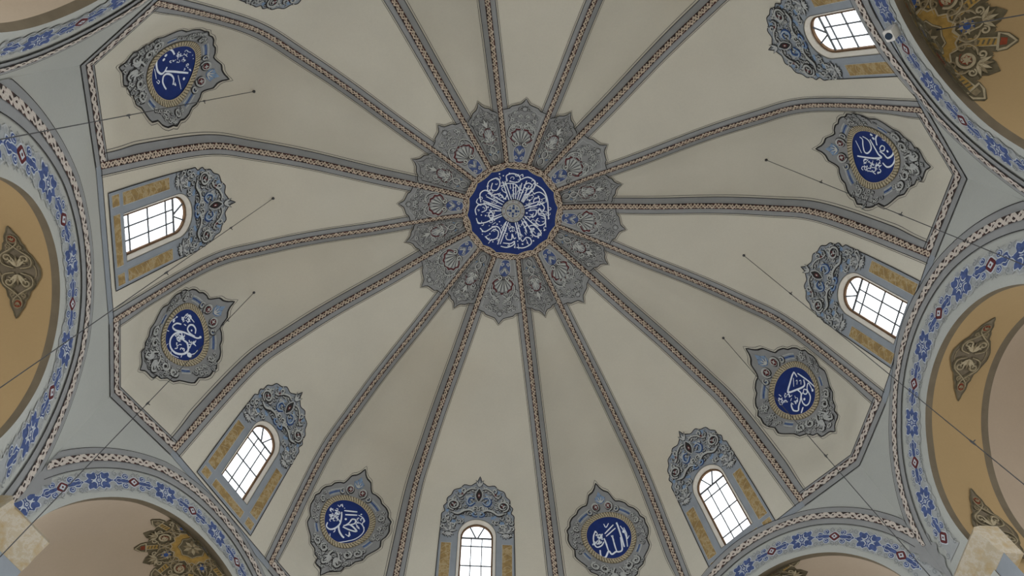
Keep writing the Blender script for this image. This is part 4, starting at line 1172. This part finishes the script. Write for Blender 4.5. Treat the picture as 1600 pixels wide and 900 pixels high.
def star_ornament(g, th0, ph0, R, rot, label):
    mp0, cc, n = niche_map(g, th0, ph0)
    root = thing('star_ornament', label, 'painted ornament', mp0(0, 0), 'painted stars in the half domes')
    ca, sa = math.cos(rot), math.sin(rot)
    def mp(x, y, h=0.):
        P = mp0((x * ca - y * sa) * R, (x * sa + y * ca) * R, h)
        # the painted star stops at the arch face
        d = (P - cc) @ n
        if d < -.02: P = P - n * (d + .02)
        return P
    b_ = MB()
    out = []
    for k in range(8):
        a = k * PI / 4
        for da, r_ in ((-.30, .60), (-.24, .74), (-.10, .74), (-.13, .86), (0, 1.02), (.13, .86), (.10, .74), (.24, .74), (.30, .60)):
            pass
    for k in range(8):
        a = k * PI / 4
        # arm with arrow finial
        for r_, w in ((.66, -.07), (.80, -.07), (.80, -.12), (.90, -.10), (1.0, -.02), (1.0, .02), (.90, .10), (.80, .12), (.80, .07), (.66, .07)):
            out.append((r_ * math.cos(a) - w * math.sin(a), r_ * math.sin(a) + w * math.cos(a)))
        b2 = a + PI / 8
        for r_, w in ((.66, -.21), (.76, -.17), (.77, -.11), (.83, -.09), (.92, 0), (.83, .09), (.77, .11), (.76, .17), (.66, .21)):
            out.append((r_ * math.cos(b2) - w * math.sin(b2), r_ * math.sin(b2) + w * math.cos(b2)))
    poly(b_, mp, out, .015, OLIVE, (0, 0), 10, .012)
    b_.build('star_ground', root, label='dark olive star-shaped ground')
    for k in range(8):
        c_ = MB()
        a = k * PI / 4
        def A(r_, w): return (r_ * math.cos(a) - w * math.sin(a), r_ * math.sin(a) + w * math.cos(a))
        c_f = [A(.36, -.045), A(.80, -.045), A(.80, .045), A(.36, .045)]
        poly(c_, mp, c_f, .022, GOLD, None, 2)
        for i in range(9): r_ = .38 + .42 * i / 8; stroke(c_, mp, [A(r_, -.035), A(r_ + .02, .035)], .016 * R, .027, OLIVE, 0, 1)
        for w in (-.045, .045): stroke(c_, mp, [A(.36, w), A(.80, w)], .012 * R, .028, TANH, 0, 2)
        ribbon(c_, mp, [np.array(A(*q)) for q in ((.80, -.10), (.89, -.08), (.98, 0), (.89, .08), (.80, .10), (.80, -.10))], .02 * R, .026, TANH)
        poly(c_, mp, [A(.82, -.045), A(.89, -.04), A(.89, .04), A(.82, .045)], .026, ORED if k % 2 else TAN)
        c_.build('ladder_arm', root, label='gold ribbed arm with arrow tip')
    c_ = MB()
    ring = []
    for k in range(32):
        a = 2 * PI * k / 32; ring.append((((.36, .40, .34, .40)[k % 4]) * math.cos(a), ((.36, .40, .34, .40)[k % 4]) * math.sin(a)))
    poly(c_, mp, smoothpts(ring, 2, True), .034, GOLD, (0, 0), 3)
    ribbon(c_, mp, smoothpts(ring, 2, True), .014 * R, .04, TANH, closed=True)
    c_.build('scalloped_ring', root, label='gold scalloped ring')
    d_ = MB()
    octo = [(.27 * math.cos(k * PI / 4) * (1 if 1 else 1), .27 * math.sin(k * PI / 4)) for k in range(8)]
    o16 = []
    for k in range(8):
        o16 += [octo[k], (.235 * math.cos((k + .5) * PI / 4), .235 * math.sin((k + .5) * PI / 4))]
    poly(d_, mp, o16, .042, OLIVE, (0, 0)); ribbon(d_, mp, [np.array(p) * .93 for p in o16], .012 * R, .047, TANH, closed=True)
    for k in range(10):
        a = 2 * PI * k / 10; leaf(d_, mp, .02 * math.cos(a), .02 * math.sin(a), a, .16, .08, .048, TANH if k % 2 else TAN, OLIVE)
    d_.build('centre_shell', root, label='tan shell in an octagon')
    for k in range(8):
        d_ = MB()
        a = (k + .5) * PI / 4
        def B(r_, w): return (r_ * math.cos(a) - w * math.sin(a), r_ * math.sin(a) + w * math.cos(a))
        if k % 2:
            disc(d_, mp, *B(.50, 0), .085, .026, BLUED, seg=10)
            for i in range(8): leaf(d_, mp, *B(.50, 0), a + i * PI / 4, .11, .045, .030, TAN if i % 2 else TANH)
            disc(d_, mp, *B(.50, 0), .045, .038, BLUED, seg=8)
            ribbon(d_, mp, [np.array(B(*q)) for q in ((.40, -.08), (.62, -.06), (.72, .0), (.62, .06), (.40, .08), (.36, 0), (.40, -.08))], .014 * R, .032, TANH)
        else:
            disc(d_, mp, *B(.54, 0), .10, .026, ORED, seg=12)
            relief(d_, mp, [B(*q) for q in spiral(.54, 0, .11, PI, 1.1, 1, .45, 12)], .035, .030, TANH, OLIVE, .3, 2)
            for i in range(6): leaf(d_, mp, *B(.54, 0), a + i * PI / 3, .06, .035, .036, TANH, ORED)
        for i in range(5): leaf(d_, mp, *B(.66, 0), a + (i - 2) * .45, .17, .05, .036, TAN if i % 2 else TANH, OLIVE)
        for sg in (-1, 1):
            relief(d_, mp, [B(*q) for q in spiral(.66, sg * .12, .05, -sg * PI / 2, 1.2, sg, .3, 8)], .022, .032, TANH, OLIVE, .3, 2)
            relief(d_, mp, [B(*q) for q in spiral(.42, sg * .11, .045, sg * PI / 2, 1.2, -sg, .3, 8)], .02, .032, TAN, OLIVE, .3, 2)
            relief(d_, mp, [B(*q) for q in ((.34, sg * .05), (.44, sg * .17), (.56, sg * .17), (.62, sg * .10))], .03, .028, TAN, OLIVE, .4, 3, TANH)
            for w_ in (.46, .56): leaf(d_, mp, *B(w_, sg * .13), a + sg * 1.9, .12, .05, .030, TAN, OLIVE)
        d_.build('flower_lobe', root, label='tan leaves round a %s flower' % ('blue' if k % 2 else 'red'))

star_ornament(14, 1.30, -.03, 1.34, .15, 'large gold and brown star painted in the half dome at upper right')
star_ornament(6, PI / 2 - .06, .05, 1.08, .1, 'large brown and gold star painted in the half dome at lower left')
star_ornament(2, PI / 2 + .0, .06, 1.2, .2, 'brown star painted in the half dome cut by the bottom edge')

def cartouche(g, th0, dep, L, W, label):
    m, ax, n = PL[g]; x0, z0, r = INN[g]
    def f(x, y):
        th = th0 + x / r; P = m * [1, 1, 0] + ax * (x0 + r * math.cos(th)) + n * (dep + y); P[2] = ZF + z0 + r * math.sin(th); return P
    def mp(x, y, h=0.):
        P = f(x, y); c = m * [1, 1, 0] + ax * x0 + n * (dep + y); c[2] = ZF + z0
        return P + unit(c - P) * h
    root = thing('painted_cartouche', label, 'painted ornament', f(0, 0), 'brown cartouches on the arch soffits')
    right = [(1, 0), (.86, .14), (.74, .30), (.62, .34), (.56, .44), (.42, .52), (.36, .66), (.24, .80), (.10, .96), (0, .98)]
    P = right + [(-x, y) for x, y in right[::-1][1:]]
    P = P + [(x, -y) for x, y in P[::-1][1:-1]]
    P = [(x * L, y * W) for x, y in P]
    b_ = MB(); poly(b_, mp, P, .012, BROWN, (0, 0), 6, .011); ribbon(b_, mp, smoothpts(P, 2, True), .022, .018, OLIVE, closed=True)
    b_.build('cartouche_ground', root, label='dark brown lobed ground')
    c_ = MB()
    stroke(c_, mp, [(x * .8, y * .82) for x, y in P], .02, .02, TAN, 0, 2, True)
    for d in (-1, 1):
        for sg in (-1, 1):
            relief(c_, mp, [(d * x, sg * y) for x, y in spiral(.26 * L, .38 * W, .10 * L, PI, 1.3, 1, .2, 10)], .05 * L, .024, TAN, OLIVE, .3, 2, TANH)
            relief(c_, mp, [(d * x * L, sg * y * W) for x, y in ((.05, .15), (.12, .6), (.3, .62), (.45, .2), (.58, -.12), (.68, -.2))], .035 * L, .026, TAN, OLIVE, .3, 4, TANH)
            relief(c_, mp, [(d * x, sg * y) for x, y in spiral(.52 * L, .22 * W, .055 * L, 0, 1.2, 1, .2, 8)], .03 * L, .024, TAN, OLIVE, .3, 2)
        for a in (-.8, -.4, 0, .4, .8): leaf(c_, mp, d * .08 * L, 0, (0 if d > 0 else PI) + a, .24 * L, .06 * L, .03, TANH if a else TAN, OLIVE)
        disc(c_, mp, d * .70 * L, 0, .075 * L, .022, ORED); stroke(c_, mp, [(d * .70 * L + .09 * L * math.cos(t), .2 * W * math.sin(t)) for t in (0, 1.05, 2.1, 3.14, 4.2, 5.2)], .018, .028, TAN, 0, 3, True)
        for a in (-.6, 0, .6): leaf(c_, mp, d * .66 * L, 0, (0 if d > 0 else PI) + a, .10 * L, .035 * L, .03, TAN, ORED)
    c_.build('cartouche_scrolls', root, label='tan scrolls with red accents')

cartouche(0, 1.64, .62, .92, .36, 'brown scroll cartouche on ochre arch soffit at right, upper of two')
cartouche(0, .10, .62, .86, .36, 'brown scroll cartouche on ochre arch soffit at right, just above the stone cornice')
cartouche(0, .22, 1.85, .95, .42, 'dark cartouche beyond the second brown band at far right edge')
cartouche(8, 1.62, .64, .80, .36, 'brown scroll cartouche on ochre arch soffit at left edge')
cartouche(0, 3.02, .62, .86, .36, 'brown cartouche on ochre soffit beyond the upper edge of right arch')

# ---------------------------------------------------------------- hanging chains
CH = [(15, (1197, 250), [(1283, 284), (1408, 334)], (1600, 414), 'lamp chain from the gore below the upper right medallion'),
      (0, (1162, 399), [(1236, 458), (1288, 497), (1521, 690)], (1594, 752), 'lamp chain crossing the hood of the right window'),
      (1, (1130, 528), [(1285, 716)], (1440, 885), 'lamp chain passing behind the lower right medallion'),
      (9, (397, 143), [(319, 157), (201, 180)], (0, 218), 'lamp chain from the gore of the upper left medallion'),
      (8, (427, 310), [(360, 355), (260, 426)], (0, 606), 'lamp chain crossing the hood corner of the left window'),
      (7, (397, 457), [(355, 500), (232, 631)], (2, 868), 'lamp chain passing the lower left medallion')]
for g, top, joints, end, lab in CH:
    xt = inv(g, *top, 0, 5.); A = GX(g, *xt)
    v = ray(*end)
    # nearest point of the sight line to the plumb line under the hook
    w0 = CC - A; a_ = v @ v; b2 = v[2]; d_ = v @ w0; e_ = w0[2]
    tt = (b2 * e_ - d_) / (a_ - b2 * b2); B = CC + v * tt
    B = A + (B - A) * 1.0
    C2 = A + (B - A) * 1.12
    root = thing('lamp_chain', 'thin dark ' + lab, 'chain', A, 'thin lamp chains hanging from the dome')
    b_ = MB(); b_.tube([A - unit(C2 - A) * .02, A + (C2 - A) * .3, A + (C2 - A) * .6, C2], .0075, IRON, 6); b_.build('rod', root)
    k_ = MB(); u_ = unit(C2 - A)
    k_.tube([A, A + u_ * .03, A + u_ * .06], [.034, .030, .010], IRON, 10); k_.build('ceiling_hook', root)
    for (jx, jy) in joints:
        v2 = ray(jx, jy); d12 = unit(C2 - A)
        M_ = np.array([d12, -v2]).T; s2 = np.linalg.lstsq(M_, CC - A, rcond=None)[0]
        Pj = A + d12 * s2[0]
        j_ = MB(); sd = unit(np.cross(d12, v2))
        j_.tube([Pj - d12 * .07, Pj - d12 * .02, Pj + d12 * .02, Pj + d12 * .07], [.010, .017, .017, .010], IRON, 6)
        j_.tube([Pj, Pj + sd * .05], .008, IRON, 5)
        j_.build('coupling', root)

# rod in the upper right half dome
m, ax, n = PL[14]
def niche_hit(g, px, py):
    m, ax, n = PL[g]; x0, z0, r = INN[g]; c = m * [1, 1, 0] + ax * x0 + np.array([0, 0, ZF + z0]) + n * .13
    v = ray(px, py); w0 = CC - c; b1 = v @ w0; q = b1 * b1 - (w0 @ w0 - r * r)
    return CC + v * (-b1 + math.sqrt(max(q, 0)))
A = niche_hit(14, 1462, 47)
v = ray(1640, 16); w0 = CC - A; tt = (v[2] * w0[2] - v @ w0) / (1 - v[2] ** 2); B = CC + v * tt
root = thing('lamp_chain', 'thin dark lamp chain across the gold star at upper right', 'chain', A, 'thin lamp chains hanging from the dome')
b_ = MB(); b_.tube([A, (A + B) / 2, B], .009, IRON, 6); b_.build('rod', root)
k_ = MB(); k_.tube([A, A + unit(B - A) * .05], [.04, .015], IRON, 8); k_.build('ceiling_hook', root)

# ---------------------------------------------------------------- small white camera on the upper right arch band
m, ax, n = PL[14]
v = ray(1403, 44); P = CC + v * (((m - CC) @ n) / (v @ n))
root = thing('security_camera', 'small white box camera on the arch band at upper right', 'security camera', P - n * .04)
up = np.array([0, 0, 1.])
b_ = MB()
C_ = P - n * .13 - up * .03; X_ = ax; F_ = unit(-n * .8 - up * .5); U_ = unit(np.cross(F_, X_))
hx, hy, hz = .10, .09, .078
prof_ = [(-hx, -hz * .8), (-hx * .8, -hz), (hx * .8, -hz), (hx, -hz * .8), (hx, hz * .8), (hx * .8, hz), (-hx * .8, hz), (-hx, hz * .8)]
b_.loft([C_ + X_ * a + U_ * q - F_ * hy for a, q in prof_], [C_ + X_ * a + U_ * q + F_ * hy for a, q in prof_], 2, PLWH, closed=True)
for s in (-1, 1): b_.face([b_.vert(C_ + X_ * a + U_ * q + F_ * hy * s) for a, q in prof_], PLWH)
b_.build('housing', root, label='white housing')
b_ = MB(); b_.tube([C_ + F_ * hy, C_ + F_ * (hy + .02)], [.062, .058], LENS, 16); b_.build('lens', root, label='dark round lens')
b_ = MB(); b_.tube([P - n * .05, C_ - F_ * .04], [.05, .03], IRON, 8)
b_.box(P - n * .05, X_ * .09, up * .06, n * .012, IRON); b_.build('bracket', root, label='dark wall bracket')
